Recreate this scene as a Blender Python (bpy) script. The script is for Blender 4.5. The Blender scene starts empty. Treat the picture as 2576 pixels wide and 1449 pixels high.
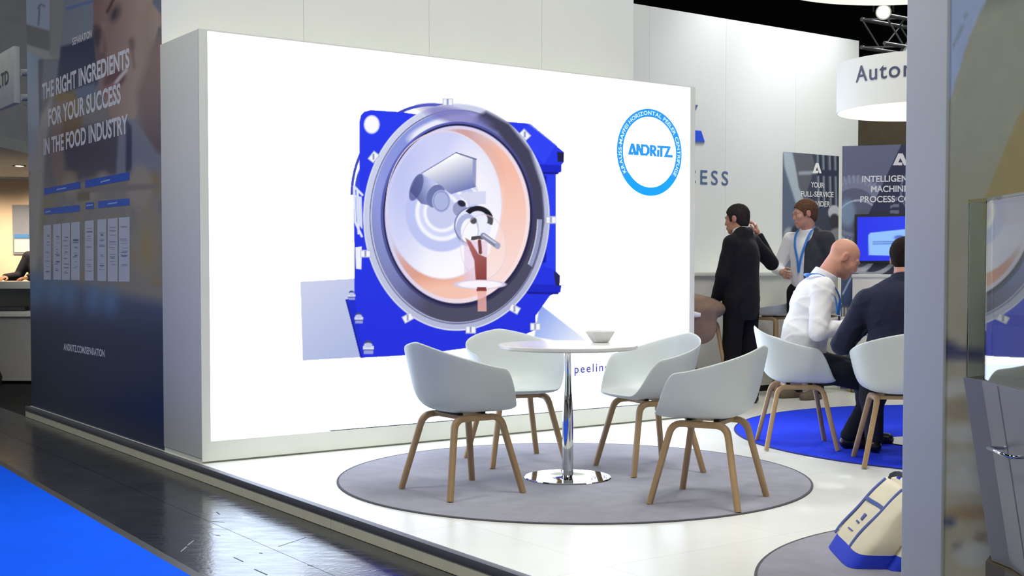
import bpy, bmesh, math, random
import numpy as np
from mathutils import Vector, Matrix
random.seed(7); RNG = np.random.default_rng(7)
S = bpy.context.scene
COL = S.collection

# ------------------------------------------------------------------ camera
W, H = 2576, 1449
F = 3110.0                      # focal length in pixels
PITCH = math.radians(2.0)       # looks down a little
HORIZON = 678.0                 # pixel row of the horizon
PY0 = HORIZON + F * math.tan(PITCH)
PX0 = 1288.0
CAMZ = 1.25                     # above the hall floor
PLAT = 0.09                     # platform height
cam_d = bpy.data.cameras.new('camera')
cam = bpy.data.objects.new('camera', cam_d); COL.objects.link(cam)
cam.location = (0, 0, CAMZ); cam.rotation_euler = (math.pi / 2 - PITCH, 0, 0)
cam_d.sensor_width = 36; cam_d.lens = F / W * 36
cam_d.shift_y = (PY0 - H / 2) / W
cam_d.clip_end = 200
S.camera = cam

# ------------------------------------------------------------------ world, lights, exposure
wd = bpy.data.worlds.new('hall_air'); S.world = wd; wd.use_nodes = True
bg = wd.node_tree.nodes['Background']
bg.inputs[0].default_value = (0.86, 0.92, 0.88, 1); bg.inputs[1].default_value = 0.31
S.view_settings.view_transform = 'Standard'; S.view_settings.look = 'None'
S.view_settings.gamma = 1; S.view_settings.use_curve_mapping = False
S.view_settings.exposure = 0.0
LED_GAIN = 2.6

def area(name, loc, target, size, power, color=(1, 1, 1), size_y=None):
    d = bpy.data.lights.new(name, 'AREA'); d.energy = power; d.size = size; d.color = color
    if size_y: d.shape = 'RECTANGLE'; d.size_y = size_y
    o = bpy.data.objects.new(name, d); COL.objects.link(o); o.location = loc
    o.rotation_euler = (Vector(target) - Vector(loc)).to_track_quat('-Z', 'Y').to_euler()
    return o
def spot(name, loc, target, power, angle, blend=0.6, color=(1, 1, 1), rad=0.06):
    d = bpy.data.lights.new(name, 'SPOT'); d.energy = power; d.spot_size = math.radians(angle)
    d.spot_blend = blend; d.color = color; d.shadow_soft_size = rad
    o = bpy.data.objects.new(name, d); COL.objects.link(o); o.location = loc
    o.rotation_euler = (Vector(target) - Vector(loc)).to_track_quat('-Z', 'Y').to_euler()
    return o
# unseen overhead hall lighting; rearmost lights added to brighten partition and olive wall
for i, (x, y, p) in enumerate([(-4, 4, 250), (2.0, 5.5, 215), (3.5, 9.0, 120), (-1, -1, 230), (-6, 12, 120), (5, 2, 130), (-9, 17.5, 26), (8.5, 15, 160)]):
    area('hall_fill_light', (x, y, 7.4), (x, y, 0), 1.6, p, (1.0, 0.985, 0.94))

# ------------------------------------------------------------------ pixel -> place
def ray(px, py):
    a = (np.asarray(px, float) - PX0) / F; b = -(np.asarray(py, float) - PY0) / F
    cp, sp = math.cos(PITCH), math.sin(PITCH)
    return np.stack([a + 0 * b, cp + b * sp + 0 * a, -sp + b * cp + 0 * a], -1)
CAM = np.array([0, 0, CAMZ])
def on_z(px, py, z=PLAT):
    r = ray(px, py); t = (z - CAMZ) / r[..., 2]; return CAM + r * t[..., None]
def at_y(px, py, y):
    r = ray(px, py); t = y / r[..., 1]; return CAM + r * t[..., None]
ANG = math.atan2(0.582, 0.813)
U = np.array([math.cos(ANG), math.sin(ANG), 0]); V = np.array([-math.sin(ANG), math.cos(ANG), 0]); Z = np.array([0, 0, 1.0])
class Plane:
    """flat face: origin o, right axis e (as the viewer reads it), up z, normal n towards the viewer"""
    def __init__(s, o, e):
        s.o = np.asarray(o, float); s.e = np.asarray(e, float) / np.linalg.norm(e); s.n = np.cross(s.e, Z)
    def hit(s, px, py, off=0.0):
        r = ray(px, py); o = s.o + s.n * off
        t = ((o - CAM) @ s.n) / (r @ s.n); return CAM + r * t[..., None]
    def st(s, px, py):
        q = s.hit(px, py) - s.o; return float(q @ s.e), float(q[2])
    def pt(s, a, z, off=0.0):
        return s.o + s.e * a + Z * z + s.n * off
B0 = on_z(508, 1167)                       # front left foot of the screen cabinet
LED = Plane(B0, U)
def bt(s, t, z=0.0):                       # booth frame: s along the screen, t behind it, z above platform
    return B0 + U * s + V * t + Z * z

# ------------------------------------------------------------------ helpers
def s2l(c):
    c = np.asarray(c, float) / 255.0
    return np.where(c <= 0.04045, c / 12.92, ((c + 0.055) / 1.055) ** 2.4)
MATS = {}
def mat(name, rgb, rough=0.5, metal=0.0, spec=0.5, var=0.06, scale=6.0, bump=0.0, bscale=60.0, coat=0.0,
        trans=0.0, emit=None, estr=1.0, sheen=0.0, stretch=None, alpha=1.0):
    if name in MATS: return MATS[name]
    m = bpy.data.materials.new(name); m.use_nodes = True; nt = m.node_tree; b = nt.nodes['Principled BSDF']
    lin = s2l(rgb)
    tc = nt.nodes.new('ShaderNodeTexCoord'); mp = nt.nodes.new('ShaderNodeMapping')
    nt.links.new(tc.outputs['Object'], mp.inputs['Vector'])
    if stretch: mp.inputs['Scale'].default_value = stretch
    nz = nt.nodes.new('ShaderNodeTexNoise'); nz.inputs['Scale'].default_value = scale; nz.inputs['Detail'].default_value = 4
    nt.links.new(mp.outputs[0], nz.inputs['Vector'])
    rp = nt.nodes.new('ShaderNodeValToRGB'); rp.color_ramp.elements[0].position = 0.3; rp.color_ramp.elements[1].position = 0.7
    rp.color_ramp.elements[0].color = (*np.clip(lin * (1 - var), 0, 1), 1); rp.color_ramp.elements[1].color = (*np.clip(lin * (1 + var), 0, 1), 1)
    nt.links.new(nz.outputs['Fac'], rp.inputs[0]); nt.links.new(rp.outputs[0], b.inputs['Base Color'])
    b.inputs['Roughness'].default_value = rough; b.inputs['Metallic'].default_value = metal
    b.inputs['Specular IOR Level'].default_value = spec
    b.inputs['Coat Weight'].default_value = coat; b.inputs['Transmission Weight'].default_value = trans
    b.inputs['Sheen Weight'].default_value = sheen; b.inputs['Alpha'].default_value = alpha
    if emit is not None:
        b.inputs['Emission Color'].default_value = (*s2l(emit), 1); b.inputs['Emission Strength'].default_value = estr
    if bump:
        n2 = nt.nodes.new('ShaderNodeTexNoise'); n2.inputs['Scale'].default_value = bscale; n2.inputs['Detail'].default_value = 3
        nt.links.new(mp.outputs[0], n2.inputs['Vector'])
        bp = nt.nodes.new('ShaderNodeBump'); bp.inputs['Strength'].default_value = bump; bp.inputs['Distance'].default_value = 0.01
        nt.links.new(n2.outputs['Fac'], bp.inputs['Height']); nt.links.new(bp.outputs[0], b.inputs['Normal'])
    MATS[name] = m; return m
def attr_mat(name, rough=0.5, emission=False, coat=0.0, spec=0.5, var=0.0, vscale=30):
    if name in MATS: return MATS[name]
    m = bpy.data.materials.new(name); m.use_nodes = True; nt = m.node_tree; b = nt.nodes['Principled BSDF']
    at = nt.nodes.new('ShaderNodeAttribute'); at.attribute_name = 'print'
    if emission:
        em = nt.nodes.new('ShaderNodeEmission'); nt.links.new(at.outputs['Color'], em.inputs[0])
        nt.links.new(em.outputs[0], nt.nodes['Material Output'].inputs[0])
    else:
        src = at.outputs['Color']
        if var:
            nz = nt.nodes.new('ShaderNodeTexNoise'); nz.inputs['Scale'].default_value = vscale; nz.inputs['Detail'].default_value = 5
            tc = nt.nodes.new('ShaderNodeTexCoord'); nt.links.new(tc.outputs['Object'], nz.inputs['Vector'])
            mr = nt.nodes.new('ShaderNodeMapRange'); mr.inputs['To Min'].default_value = 1 - var; mr.inputs['To Max'].default_value = 1 + var
            nt.links.new(nz.outputs['Fac'], mr.inputs['Value'])
            mx = nt.nodes.new('ShaderNodeVectorMath'); mx.operation = 'SCALE'
            nt.links.new(src, mx.inputs[0]); nt.links.new(mr.outputs[0], mx.inputs['Scale']); src = mx.outputs[0]
        nt.links.new(src, b.inputs['Base Color'])
        b.inputs['Roughness'].default_value = rough; b.inputs['Coat Weight'].default_value = coat; b.inputs['Specular IOR Level'].default_value = spec
    MATS[name] = m; return m
def emit_mat(name, rgb, strength=1.0):
    if name in MATS: return MATS[name]
    m = bpy.data.materials.new(name); m.use_nodes = True; nt = m.node_tree
    nt.nodes.remove(nt.nodes['Principled BSDF']); em = nt.nodes.new('ShaderNodeEmission')
    em.inputs[0].default_value = (*s2l(rgb), 1); em.inputs[1].default_value = strength
    nt.links.new(em.outputs[0], nt.nodes['Material Output'].inputs[0]); MATS[name] = m; return m

def tag(o, label=None, cat=None, group=None, kind=None):
    if label: o['label'] = label
    if cat: o['category'] = cat
    if group: o['group'] = group
    if kind: o['kind'] = kind
    return o
def empty(name, loc=(0, 0, 0), rz=0.0):
    o = bpy.data.objects.new(name, None); COL.objects.link(o); o.location = tuple(loc); o.rotation_euler = (0, 0, rz)
    o.empty_display_size = 0.1; return o
def link(name, me, material=None, parent=None):
    o = bpy.data.objects.new(name, me); COL.objects.link(o)
    if material is not None and len(me.materials) == 0: me.materials.append(material)
    if parent is not None: o.parent = parent
    return o
def world_matrix(o):
    b = o.matrix_basis.copy() if o.rotation_mode == 'QUATERNION' else Matrix.LocRotScale(o.location, o.rotation_euler, o.scale)
    return world_matrix(o.parent) @ o.matrix_parent_inverse @ b if o.parent else b
def world_child(o, parent):
    """parent without moving: geometry given in world space under an empty/mesh that sits elsewhere"""
    m = world_matrix(parent)
    o.parent = parent; o.matrix_parent_inverse = m.inverted(); return o
def smooth(me, angle=None):
    me.polygons.foreach_set('use_smooth', [True] * len(me.polygons))
    if angle is not None:
        try: me.set_sharp_from_angle(angle=math.radians(angle))
        except Exception: pass
    return me
def pyd(name, v, f):
    me = bpy.data.meshes.new(name); me.from_pydata([tuple(map(float, q)) for q in v], [], [tuple(q) for q in f]); me.update(); return me
def box_mesh(name, sx, sy, sz, bevel=0.0, c=(0, 0, 0), seg=2):
    bm = bmesh.new(); bmesh.ops.create_cube(bm, size=1)
    for v in bm.verts: v.co = Vector((v.co.x * sx + c[0], v.co.y * sy + c[1], v.co.z * sz + c[2]))
    if bevel: bmesh.ops.bevel(bm, geom=bm.edges[:], offset=bevel, segments=seg, affect='EDGES', profile=0.5)
    me = bpy.data.meshes.new(name); bm.to_mesh(me); bm.free()
    if bevel: smooth(me, 40)
    return me
def fbox(name, s0, s1, t0, t1, z0, z1, material, parent=None, bevel=0.0, frame=None, label=None):
    """box in the booth frame (s, t, z above platform)"""
    fr = frame or bt
    c = fr((s0 + s1) / 2, (t0 + t1) / 2, z0)
    me = box_mesh(name, s1 - s0, t1 - t0, z1 - z0, bevel, (0, 0, (z1 - z0) / 2))
    o = link(name, me, material); o.location = tuple(c); o.rotation_euler = (0, 0, ANG)
    if parent is not None: world_child(o, parent)
    return o
def lathe_mesh(name, prof, n=48, close=True):
    v = []; f = []
    for r, z in prof:
        for k in range(n):
            a = 2 * math.pi * k / n; v.append((r * math.cos(a), r * math.sin(a), z))
    for i in range(len(prof) - 1):
        for k in range(n):
            k2 = (k + 1) % n; f.append((i * n + k, i * n + k2, (i + 1) * n + k2, (i + 1) * n + k))
    if close:
        f.append(tuple(reversed(range(n)))); f.append(tuple((len(prof) - 1) * n + k for k in range(n)))
    return smooth(pyd(name, v, f), 35)
def sweep_mesh(name, path, rx, ry, n=10, power=2.6, ref=(0, 0, 1), taper=None, cap=True):
    """rounded bar swept along a path; rx sideways, ry along the reference normal"""
    P = [Vector(p) for p in path]; v = []; f = []; ref = Vector(ref)
    for i, p in enumerate(P):
        t = ((P[min(i + 1, len(P) - 1)] - P[max(i - 1, 0)])).normalized()
        a = t.cross(ref); a = a.normalized() if a.length > 1e-4 else t.orthogonal().normalized()
        b = a.cross(t).normalized(); k = taper(i / (len(P) - 1)) if taper else 1
        for j in range(n):
            w = 2 * math.pi * j / n; cx, sy = math.cos(w), math.sin(w)
            x = math.copysign(abs(cx) ** (2 / power), cx) * rx * k; y = math.copysign(abs(sy) ** (2 / power), sy) * ry * k
            v.append(p + a * x + b * y)
    for i in range(len(P) - 1):
        for j in range(n):
            j2 = (j + 1) % n; f.append((i * n + j, i * n + j2, (i + 1) * n + j2, (i + 1) * n + j))
    if cap: f.append(tuple(reversed(range(n)))); f.append(tuple((len(P) - 1) * n + j for j in range(n)))
    return smooth(pyd(name, v, f), 50)
def tube(name, a, b, r, material, parent=None, n=10, world=True):
    me = sweep_mesh(name, [a, b], r, r, n, 2.0, ref=(0.31, 0.17, 0.93))
    o = link(name, me, material)
    if parent is not None: world_child(o, parent) if world else setattr(o, 'parent', parent)
    return o
def copy_tree(o, parent=None):
    c = o.copy(); COL.objects.link(c); c.parent = parent
    if parent is not None: c.matrix_parent_inverse = o.matrix_parent_inverse.copy()
    for ch in [x for x in bpy.data.objects if x.parent == o]: copy_tree(ch, c)
    return c

# flat lettering from the built-in font
_font_cache = {}
def glyph_mesh(txt, bold=0.0, spacing=1.0):
    cu = bpy.data.curves.new('t', 'FONT'); cu.body = txt; cu.size = 1; cu.offset = bold; cu.space_character = spacing; cu.resolution_u = 4
    o = bpy.data.objects.new('t', cu); COL.objects.link(o); bpy.context.view_layer.update()
    me = bpy.data.meshes.new_from_object(o.evaluated_get(bpy.context.evaluated_depsgraph_get()))
    v = np.zeros(len(me.vertices) * 3); me.vertices.foreach_get('co', v); v = v.reshape(-1, 3)
    f = [tuple(p.vertices) for p in me.polygons]
    bpy.data.objects.remove(o); bpy.data.curves.remove(cu); bpy.data.meshes.remove(me); return v, f
_v, _ = glyph_mesh('H'); CAP = _v[:, 1].max()
def text_on(name, pl, txt, p_left, p_right, p_top, material, parent, off=0.004, bold=0.0, spacing=1.0):
    """letters from pixel p_left to p_right along their baseline; p_top = pixel at the cap height above p_left"""
    v, f = glyph_mesh(txt, bold, spacing)
    A = pl.hit(*map(float, p_left), off); B = pl.hit(*map(float, p_right), off); T = pl.hit(*map(float, p_top), off)
    x = (v[:, 0] - v[:, 0].min()) / (v[:, 0].max() - v[:, 0].min()); y = v[:, 1] / CAP
    P = A + np.outer(x, pl.e * np.dot(B - A, pl.e)) + np.outer(x, Z * (B - A)[2]) + np.outer(y, Z * (T - A)[2])
    o = link(name, pyd(name, P, f), material)
    if parent is not None: world_child(o, parent)
    return o
def flat_on(name, pl, pts, material, parent, off=0.003):
    P = [pl.hit(float(a), float(b), off) for a, b in pts]
    o = link(name, pyd(name, P, [tuple(range(len(P)))]), material)
    if parent is not None: world_child(o, parent)
    return o

# numpy picture painter: prints and screens
class Canvas:
    def __init__(s, x0, y0, x1, y1, step, bg):
        nx = int((x1 - x0) / step) + 1; ny = int((y1 - y0) / step) + 1
        s.X, s.Y = np.meshgrid(np.linspace(x0, x1, nx), np.linspace(y0, y1, ny)); s.C = np.zeros(s.X.shape + (3,)) + np.asarray(bg, float)
    def blend(s, a, col):
        c = col(s.X, s.Y) if callable(col) else np.asarray(col, float)
        s.C = s.C * (1 - a[..., None]) + c * a[..., None]
    def poly(s, pts, col, soft=1.6, alpha=1.0):
        p = np.asarray(pts, float); n = len(p); d2 = np.full(s.X.shape, 1e12); ins = np.zeros(s.X.shape, bool)
        for i in range(n):
            ax, ay = p[i]; bx, by = p[(i + 1) % n]; ex, ey = bx - ax, by - ay
            t = np.clip(((s.X - ax) * ex + (s.Y - ay) * ey) / (ex * ex + ey * ey + 1e-9), 0, 1)
            d2 = np.minimum(d2, (s.X - ax - t * ex) ** 2 + (s.Y - ay - t * ey) ** 2)
            c = (ay > s.Y) != (by > s.Y)
            ins ^= c & (s.X < ex * (s.Y - ay) / (ey if abs(ey) > 1e-9 else 1e-9) + ax)
        d = np.sqrt(d2) * np.where(ins, -1, 1); s.blend(np.clip(0.5 - d / soft, 0, 1) * alpha, col)
    def ell(s, cx, cy, rx, ry, col, soft=1.6, rot=0.0, alpha=1.0, clip=None):
        c, n = math.cos(rot), math.sin(rot); dx, dy = s.X - cx, s.Y - cy
        q = np.hypot((dx * c + dy * n) / rx, (-dx * n + dy * c) / ry); d = (q - 1) * min(rx, ry)
        a = np.clip(0.5 - d / soft, 0, 1) * alpha
        if clip is not None: a = a * clip
        s.blend(a, col)
    def mask_ell(s, cx, cy, rx, ry, soft=1.6):
        q = np.hypot((s.X - cx) / rx, (s.Y - cy) / ry); return np.clip(0.5 - (q - 1) * min(rx, ry) / soft, 0, 1)
    def line(s, a, b, w, col, soft=1.4, alpha=1.0):
        ax, ay = a; ex, ey = b[0] - ax, b[1] - ay
        t = np.clip(((s.X - ax) * ex + (s.Y - ay) * ey) / (ex * ex + ey * ey), 0, 1)
        d = np.hypot(s.X - ax - t * ex, s.Y - ay - t * ey) - w / 2
        s.blend(np.clip(0.5 - d / soft, 0, 1) * alpha, col)
    def arc(s, cx, cy, rx, ry, w, col, a0=0, a1=360, soft=1.4, alpha=1.0):
        q = np.hypot((s.X - cx) / rx, (s.Y - cy) / ry); d = np.abs(q - 1) * min(rx, ry) - w / 2
        an = np.degrees(np.arctan2(s.Y - cy, s.X - cx)) % 360
        ok = (an >= a0) & (an <= a1) if a0 <= a1 else ((an >= a0) | (an <= a1))
        s.blend(np.clip(0.5 - d / soft, 0, 1) * alpha * ok, col)
    def mesh(s, name, pl, material, parent, off=0.002, gain=1.0, hdr=0.0):
        ny, nx = s.X.shape; P = pl.hit(s.X.ravel(), s.Y.ravel(), off)
        idx = np.arange(nx * ny).reshape(ny, nx)
        q = np.stack([idx[1:, :-1], idx[1:, 1:], idx[:-1, 1:], idx[:-1, :-1]], -1).reshape(-1, 4)
        me = np_mesh(name, P, q); c = np.clip(s.C, 0, 255)
        lin = s2l(c) * gain
        if hdr: lin = lin * (1 + hdr * np.clip((c.min(-1, keepdims=True) / 255 - 0.985) / 0.011, 0, 1))
        at = me.attributes.new('print', 'FLOAT_COLOR', 'POINT')
        at.data.foreach_set('color', np.concatenate([lin.reshape(-1, 3), np.ones((nx * ny, 1))], 1).ravel().astype(np.float32))
        o = link(name, me, material)
        if parent is not None: world_child(o, parent)
        return o
def np_mesh(name, verts, quads):
    me = bpy.data.meshes.new(name); n = len(quads)
    me.vertices.add(len(verts)); me.vertices.foreach_set('co', np.asarray(verts, np.float32).ravel())
    me.loops.add(n * 4); me.loops.foreach_set('vertex_index', np.asarray(quads, np.int32).ravel())
    me.polygons.add(n); me.polygons.foreach_set('loop_start', np.arange(0, n * 4, 4, dtype=np.int32))
    me.update(calc_edges=True); me.validate(); return me
def lerp(a, b): a, b = np.asarray(a, float), np.asarray(b, float); return lambda t: a + (b - a) * np.clip(t, 0, 1)[..., None]
def grad(a, b, p, q):
    """colour a at pixel p to colour b at pixel q"""
    p, q = np.asarray(p, float), np.asarray(q, float); d = q - p; g = lerp(a, b)
    return lambda X, Y: g(((X - p[0]) * d[0] + (Y - p[1]) * d[1]) / (d @ d))
def fbm(X, Y, sc, seed=0, oct=4):
    r = np.random.default_rng(seed); out = np.zeros_like(X); amp = 1; tot = 0
    for o in range(oct):
        g = r.random((64, 64)); x = X / sc * 2 ** o; y = Y / sc * 2 ** o
        xi = np.floor(x).astype(int); yi = np.floor(y).astype(int); fx = x - xi; fy = y - yi
        fx = fx * fx * (3 - 2 * fx); fy = fy * fy * (3 - 2 * fy)
        G = lambda i, j: g[i % 64, j % 64]
        out += amp * ((G(xi, yi) * (1 - fx) + G(xi + 1, yi) * fx) * (1 - fy) + (G(xi, yi + 1) * (1 - fx) + G(xi + 1, yi + 1) * fx) * fy)
        tot += amp; amp *= 0.5
    return out / tot
# ------------------------------------------------------------------ materials
M_white = mat('white_laminate', (229, 231, 220), 0.65, spec=0.25, var=0.015, scale=3, bump=0.02, bscale=240)
M_whitewall = mat('white_wall_panel', (226, 229, 226), 0.55, var=0.015, scale=2)
M_floorwhite = mat('white_floor_panel', (232, 234, 228), 0.32, var=0.02, scale=4, bump=0.01, bscale=8)
M_black = mat('matte_black', (22, 22, 26), 0.6, var=0.1)
M_hall = mat('dark_hall_floor', (44, 45, 50), 0.16, spec=0.55, var=0.3, scale=3.5, bump=0.10, bscale=3.0, stretch=(1, 1, 1))
def rough_floor(m):
    nt = m.node_tree; b = nt.nodes['Principled BSDF']; tc = nt.nodes.new('ShaderNodeTexCoord')
    # worn sheen: patches of different gloss, fine grit, long scuffs
    n1 = nt.nodes.new('ShaderNodeTexNoise'); n1.inputs['Scale'].default_value = 7; n1.inputs['Detail'].default_value = 6; n1.inputs['Roughness'].default_value = 0.65
    mp = nt.nodes.new('ShaderNodeMapping'); mp.inputs['Rotation'].default_value = (0, 0, 0.4); mp.inputs['Scale'].default_value = (1.0, 3.5, 1)
    nt.links.new(tc.outputs['Object'], mp.inputs[0]); nt.links.new(mp.outputs[0], n1.inputs['Vector'])
    mr = nt.nodes.new('ShaderNodeMapRange'); mr.inputs['From Min'].default_value = 0.3; mr.inputs['From Max'].default_value = 0.75; mr.inputs['To Min'].default_value = 0.10; mr.inputs['To Max'].default_value = 0.30
    nt.links.new(n1.outputs['Fac'], mr.inputs['Value']); nt.links.new(mr.outputs[0], b.inputs['Roughness'])
    n2 = nt.nodes.new('ShaderNodeTexNoise'); n2.inputs['Scale'].default_value = 45; n2.inputs['Detail'].default_value = 2; nt.links.new(tc.outputs['Object'], n2.inputs['Vector'])
    b2 = nt.nodes.new('ShaderNodeBump'); b2.inputs['Strength'].default_value = 0.10; b2.inputs['Distance'].default_value = 0.006
    old = b.inputs['Normal'].links[0].from_node; nt.links.new(n2.outputs['Fac'], b2.inputs['Height']); nt.links.new(old.outputs[0], b2.inputs['Normal']); nt.links.new(b2.outputs[0], b.inputs['Normal'])
rough_floor(M_hall)
M_gap = mat('dark_joint', (24, 24, 26), 0.8)  # dark under-floor that shows in the joints between boards
M_alu = mat('grey_edge_profile', (104, 106, 114), 0.45, metal=0.35, var=0.05)
M_kick = mat('pale_kickboard', (228, 226, 206), 0.5, var=0.04)
M_ceil = mat('dark_hall_ceiling', (14, 15, 18), 0.9)
M_truss = mat('aluminium_truss', (150, 152, 158), 0.35, metal=0.8)
M_greywall = mat('grey_partition', (112, 114, 118), 0.7)

# ------------------------------------------------------------------ hall floor, aisle carpet
floor = link('floor', box_mesh('floor', 60, 60, 0.1, c=(0, 10, -0.057)), M_gap)
tag(floor, 'dark glossy exhibition hall floor with long joints beside the stand', 'floor', kind='structure')
def quad_slab(name, pts, z0, z1, material, parent):
    n = len(pts); v = [(p[0], p[1], z0) for p in pts] + [(p[0], p[1], z1) for p in pts]
    f = [tuple(reversed(range(n))), tuple(range(n, 2 * n))] + [(i, (i + 1) % n, n + (i + 1) % n, n + i) for i in range(n)]
    o = link(name, pyd(name, v, f), material); world_child(o, parent); return o
def st_quad(s0, s1, t0, t1, g=0.002):
    return [bt(s0 + g, t0 + g), bt(s1 - g, t0 + g), bt(s1 - g, t1 - g), bt(s0 + g, t1 - g)]
# hall floor boards: long strips beside the platform, seams run along the aisle
for s0, s1 in [(-0.032, -0.445), (-0.445, -0.9), (-0.9, -2.9), (-2.9, -4.9), (-4.9, -6.9)]:
    for t0 in np.arange(-9, 9, 3.0):
        quad_slab('floor_board', st_quad(s1, s0, t0, t0 + 3.0, 0.0015), -0.006, 0.0, M_hall, floor)
quad_slab('floor_board', st_quad(-14, 12, 9, 26, 0.002), -0.006, 0.0, M_hall, floor)
quad_slab('floor_board', st_quad(-14, -6.9, -9, 9, 0.002), -0.006, 0.0, M_hall, floor)
quad_slab('floor_board', st_quad(-0.032, 12, -9, -6.6, 0.002), -0.006, 0.0, M_hall, floor)

M_bluecarpet = mat('bright_blue_carpet', (18, 92, 246), 0.95, spec=0.05, var=0.05, scale=2, bump=0.12, bscale=900)
M_tape = mat('grey_floor_tape', (62, 60, 60), 0.5)
ca0, ca1 = bt(-0.861 + 0.075, 1.218 + 4)[:2], bt(-0.93 - 0.10, -2.214 - 4)[:2]
ca0 = on_z(0, 1172, 0)[:2]; ca1 = on_z(475, 1449, 0)[:2]; cd = (ca1 - ca0) / np.linalg.norm(ca1 - ca0); cn = np.array([cd[1], -cd[0]])
if cn[0] > 0: cn = -cn
a, b = ca0 - cd * 3.5, ca1 + cd * 4.5
carpet = empty('aisle_carpet', (*((a + b) / 2 + cn * 1.2), 0))
tag(carpet, 'bright blue carpet runner along the aisle at the lower left', 'carpet')
quad_slab('carpet_pile', [a, b, b + cn * 2.6, a + cn * 2.6], 0.0, 0.006, M_bluecarpet, carpet)
quad_slab('edge_tape', [a - cn * 0.05, b - cn * 0.05, b + cn * 0.002, a + cn * 0.002], 0.0, 0.0015, M_tape, carpet)

M_scuffl = mat('pale_scuff', (150, 150, 152), 0.5); M_scuffd = mat('dark_scuff', (52, 54, 62), 0.6)
for p0, p1, w_, m_ in [((455, 1388), (470, 1375), 0.006, M_scuffl), ((472, 1372), (487, 1360), 0.006, M_scuffl), ((545, 1288), (552, 1294), 0.007, M_scuffd), ((543, 1346), (553, 1348), 0.006, M_scuffd), ((588, 1402), (612, 1413), 0.005, M_scuffd),
                       ((640, 1432), (672, 1446), 0.006, M_scuffd), ((652, 1391), (660, 1392), 0.005, M_scuffd), ((700, 1375), (770, 1352), 0.0025, M_scuffd), ((775, 1421), (786, 1424), 0.005, M_scuffd), ((530, 1311), (565, 1314), 0.0025, M_scuffd)]:
    a_, b_ = on_z(*map(float, p0), 0.0)[:2], on_z(*map(float, p1), 0.0)[:2]; d_ = (b_ - a_) / np.linalg.norm(b_ - a_); q_ = np.array([-d_[1], d_[0]]) * w_ / 2
    quad_slab('scuff_mark', [a_ - q_, b_ - q_, b_ + q_, a_ + q_], 0.0002, 0.0008, m_, floor)
# ------------------------------------------------------------------ raised platform of the stand
EDGE = -0.036
platform = fbox('platform', EDGE + 0.004, 11, -6.6, 3.855, -PLAT, -0.012, M_kick)
tag(platform, 'raised white exhibition platform with grey edge profile', 'platform', kind='structure')
# edge skew measured from the photograph is tiny, the edge runs along the aisle
kb = [(-6.6, -4.5), (-4.5, -1.46 - 0.28), (-1.74, 0.9), (0.9, 3.86)]
for t0, t1 in kb:
    fbox('kickboard', EDGE - 0.004, EDGE + 0.004, t0 + 0.002, t1 - 0.002, -PLAT + 0.002, -0.036, M_kick, platform)
fbox('edge_profile', EDGE - 0.008, EDGE + 0.03, -6.6, 3.86, -0.036, 0.0005, M_alu, platform, bevel=0.002)
fbox('end_kickboard', EDGE, 1.5, 3.855, 3.862, -PLAT, 0.0, M_kick, platform)
s_j = [EDGE + 0.03, 1.322 - 1.0, 1.322, 2.322, 3.322, 4.322, 5.322, 6.322, 7.322, 8.322, 9.322, 10.98]
t_j = [-6.6, -4.37, -3.37 + 0.0, -2.37, -1.37, -0.37, 0.63, 1.63, 2.63, 3.855]
for i in range(len(s_j) - 1):
    for j in range(len(t_j) - 1):
        c = bt((s_j[i] + s_j[i + 1]) / 2, (t_j[j] + t_j[j + 1]) / 2, -0.012)
        o = link('floor_panel', box_mesh('floor_panel', s_j[i + 1] - s_j[i] - 0.0012, t_j[j + 1] - t_j[j] - 0.0012, 0.012, c=(0, 0, 0.006)), M_floorwhite)
        o.location = tuple(c); o.rotation_euler = (0, 0, ANG); world_child(o, platform)

# ------------------------------------------------------------------ hall ceiling, far hall
ceiling = link('ceiling', box_mesh('ceiling', 60, 60, 0.1, c=(0, 10, 8.2)), M_ceil)
tag(ceiling, 'black hall ceiling high above the stands', 'ceiling', kind='structure')
wall_far = link('wall_far', box_mesh('wall_far', 50, 0.2, 8.1, c=(0, 30, 4.05)), M_ceil)
tag(wall_far, 'dark far wall of the exhibition hall', 'wall', kind='structure')

# ------------------------------------------------------------------ tall white wall behind the screen
TW0, TW1, TWT, WH = 0.012, 3.96, 0.645, 3.6
wall_middle = fbox('wall_middle', TW0, TW1, TWT + 0.012, TWT + 0.3, 0, WH, M_whitewall)
tag(wall_middle, 'tall white panelled wall rising behind the bright screen', 'wall', kind='structure')
for s0, s1 in [(TW0, 1.0), (1.0, 2.0), (2.0, 3.02), (3.02, TW1)]:
    fbox('wall_panel', s0 + 0.001, s1 - 0.001, TWT, TWT + 0.012, 0, WH, M_whitewall, wall_middle)

# ------------------------------------------------------------------ left wall with the printed banner
BN_T1 = 3.85
wall_left = fbox('wall_left', 0.014, 0.3, TWT + 0.3, BN_T1, 0, WH, M_greywall)
tag(wall_left, 'stand wall along the aisle carrying the dark food banner', 'wall', kind='structure')
fbox('wall_core', 0.014, 0.3, TWT + 0.002, TWT + 0.298, 0, WH, M_greywall, wall_left)
BAN = Plane(bt(0.010, BN_T1), -V)

# ------------------------------------------------------------------ back wall behind the standing men
BT = 1.60
wall_back = fbox('wall_back', 3.9, 7.98, BT + 0.012, BT + 0.2, 0, WH, M_whitewall)
tag(wall_back, 'white back wall with blue lettering behind the standing men', 'wall', kind='structure')
for s0, s1 in [(3.9, 4.99), (4.99, 5.99), (5.99, 6.99), (6.99, 7.98)]:
    fbox('wall_panel', s0 + 0.001, s1 - 0.001, BT, BT + 0.012, 0, WH, M_whitewall, wall_back)
BK = Plane(bt(0, BT), U)

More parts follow.
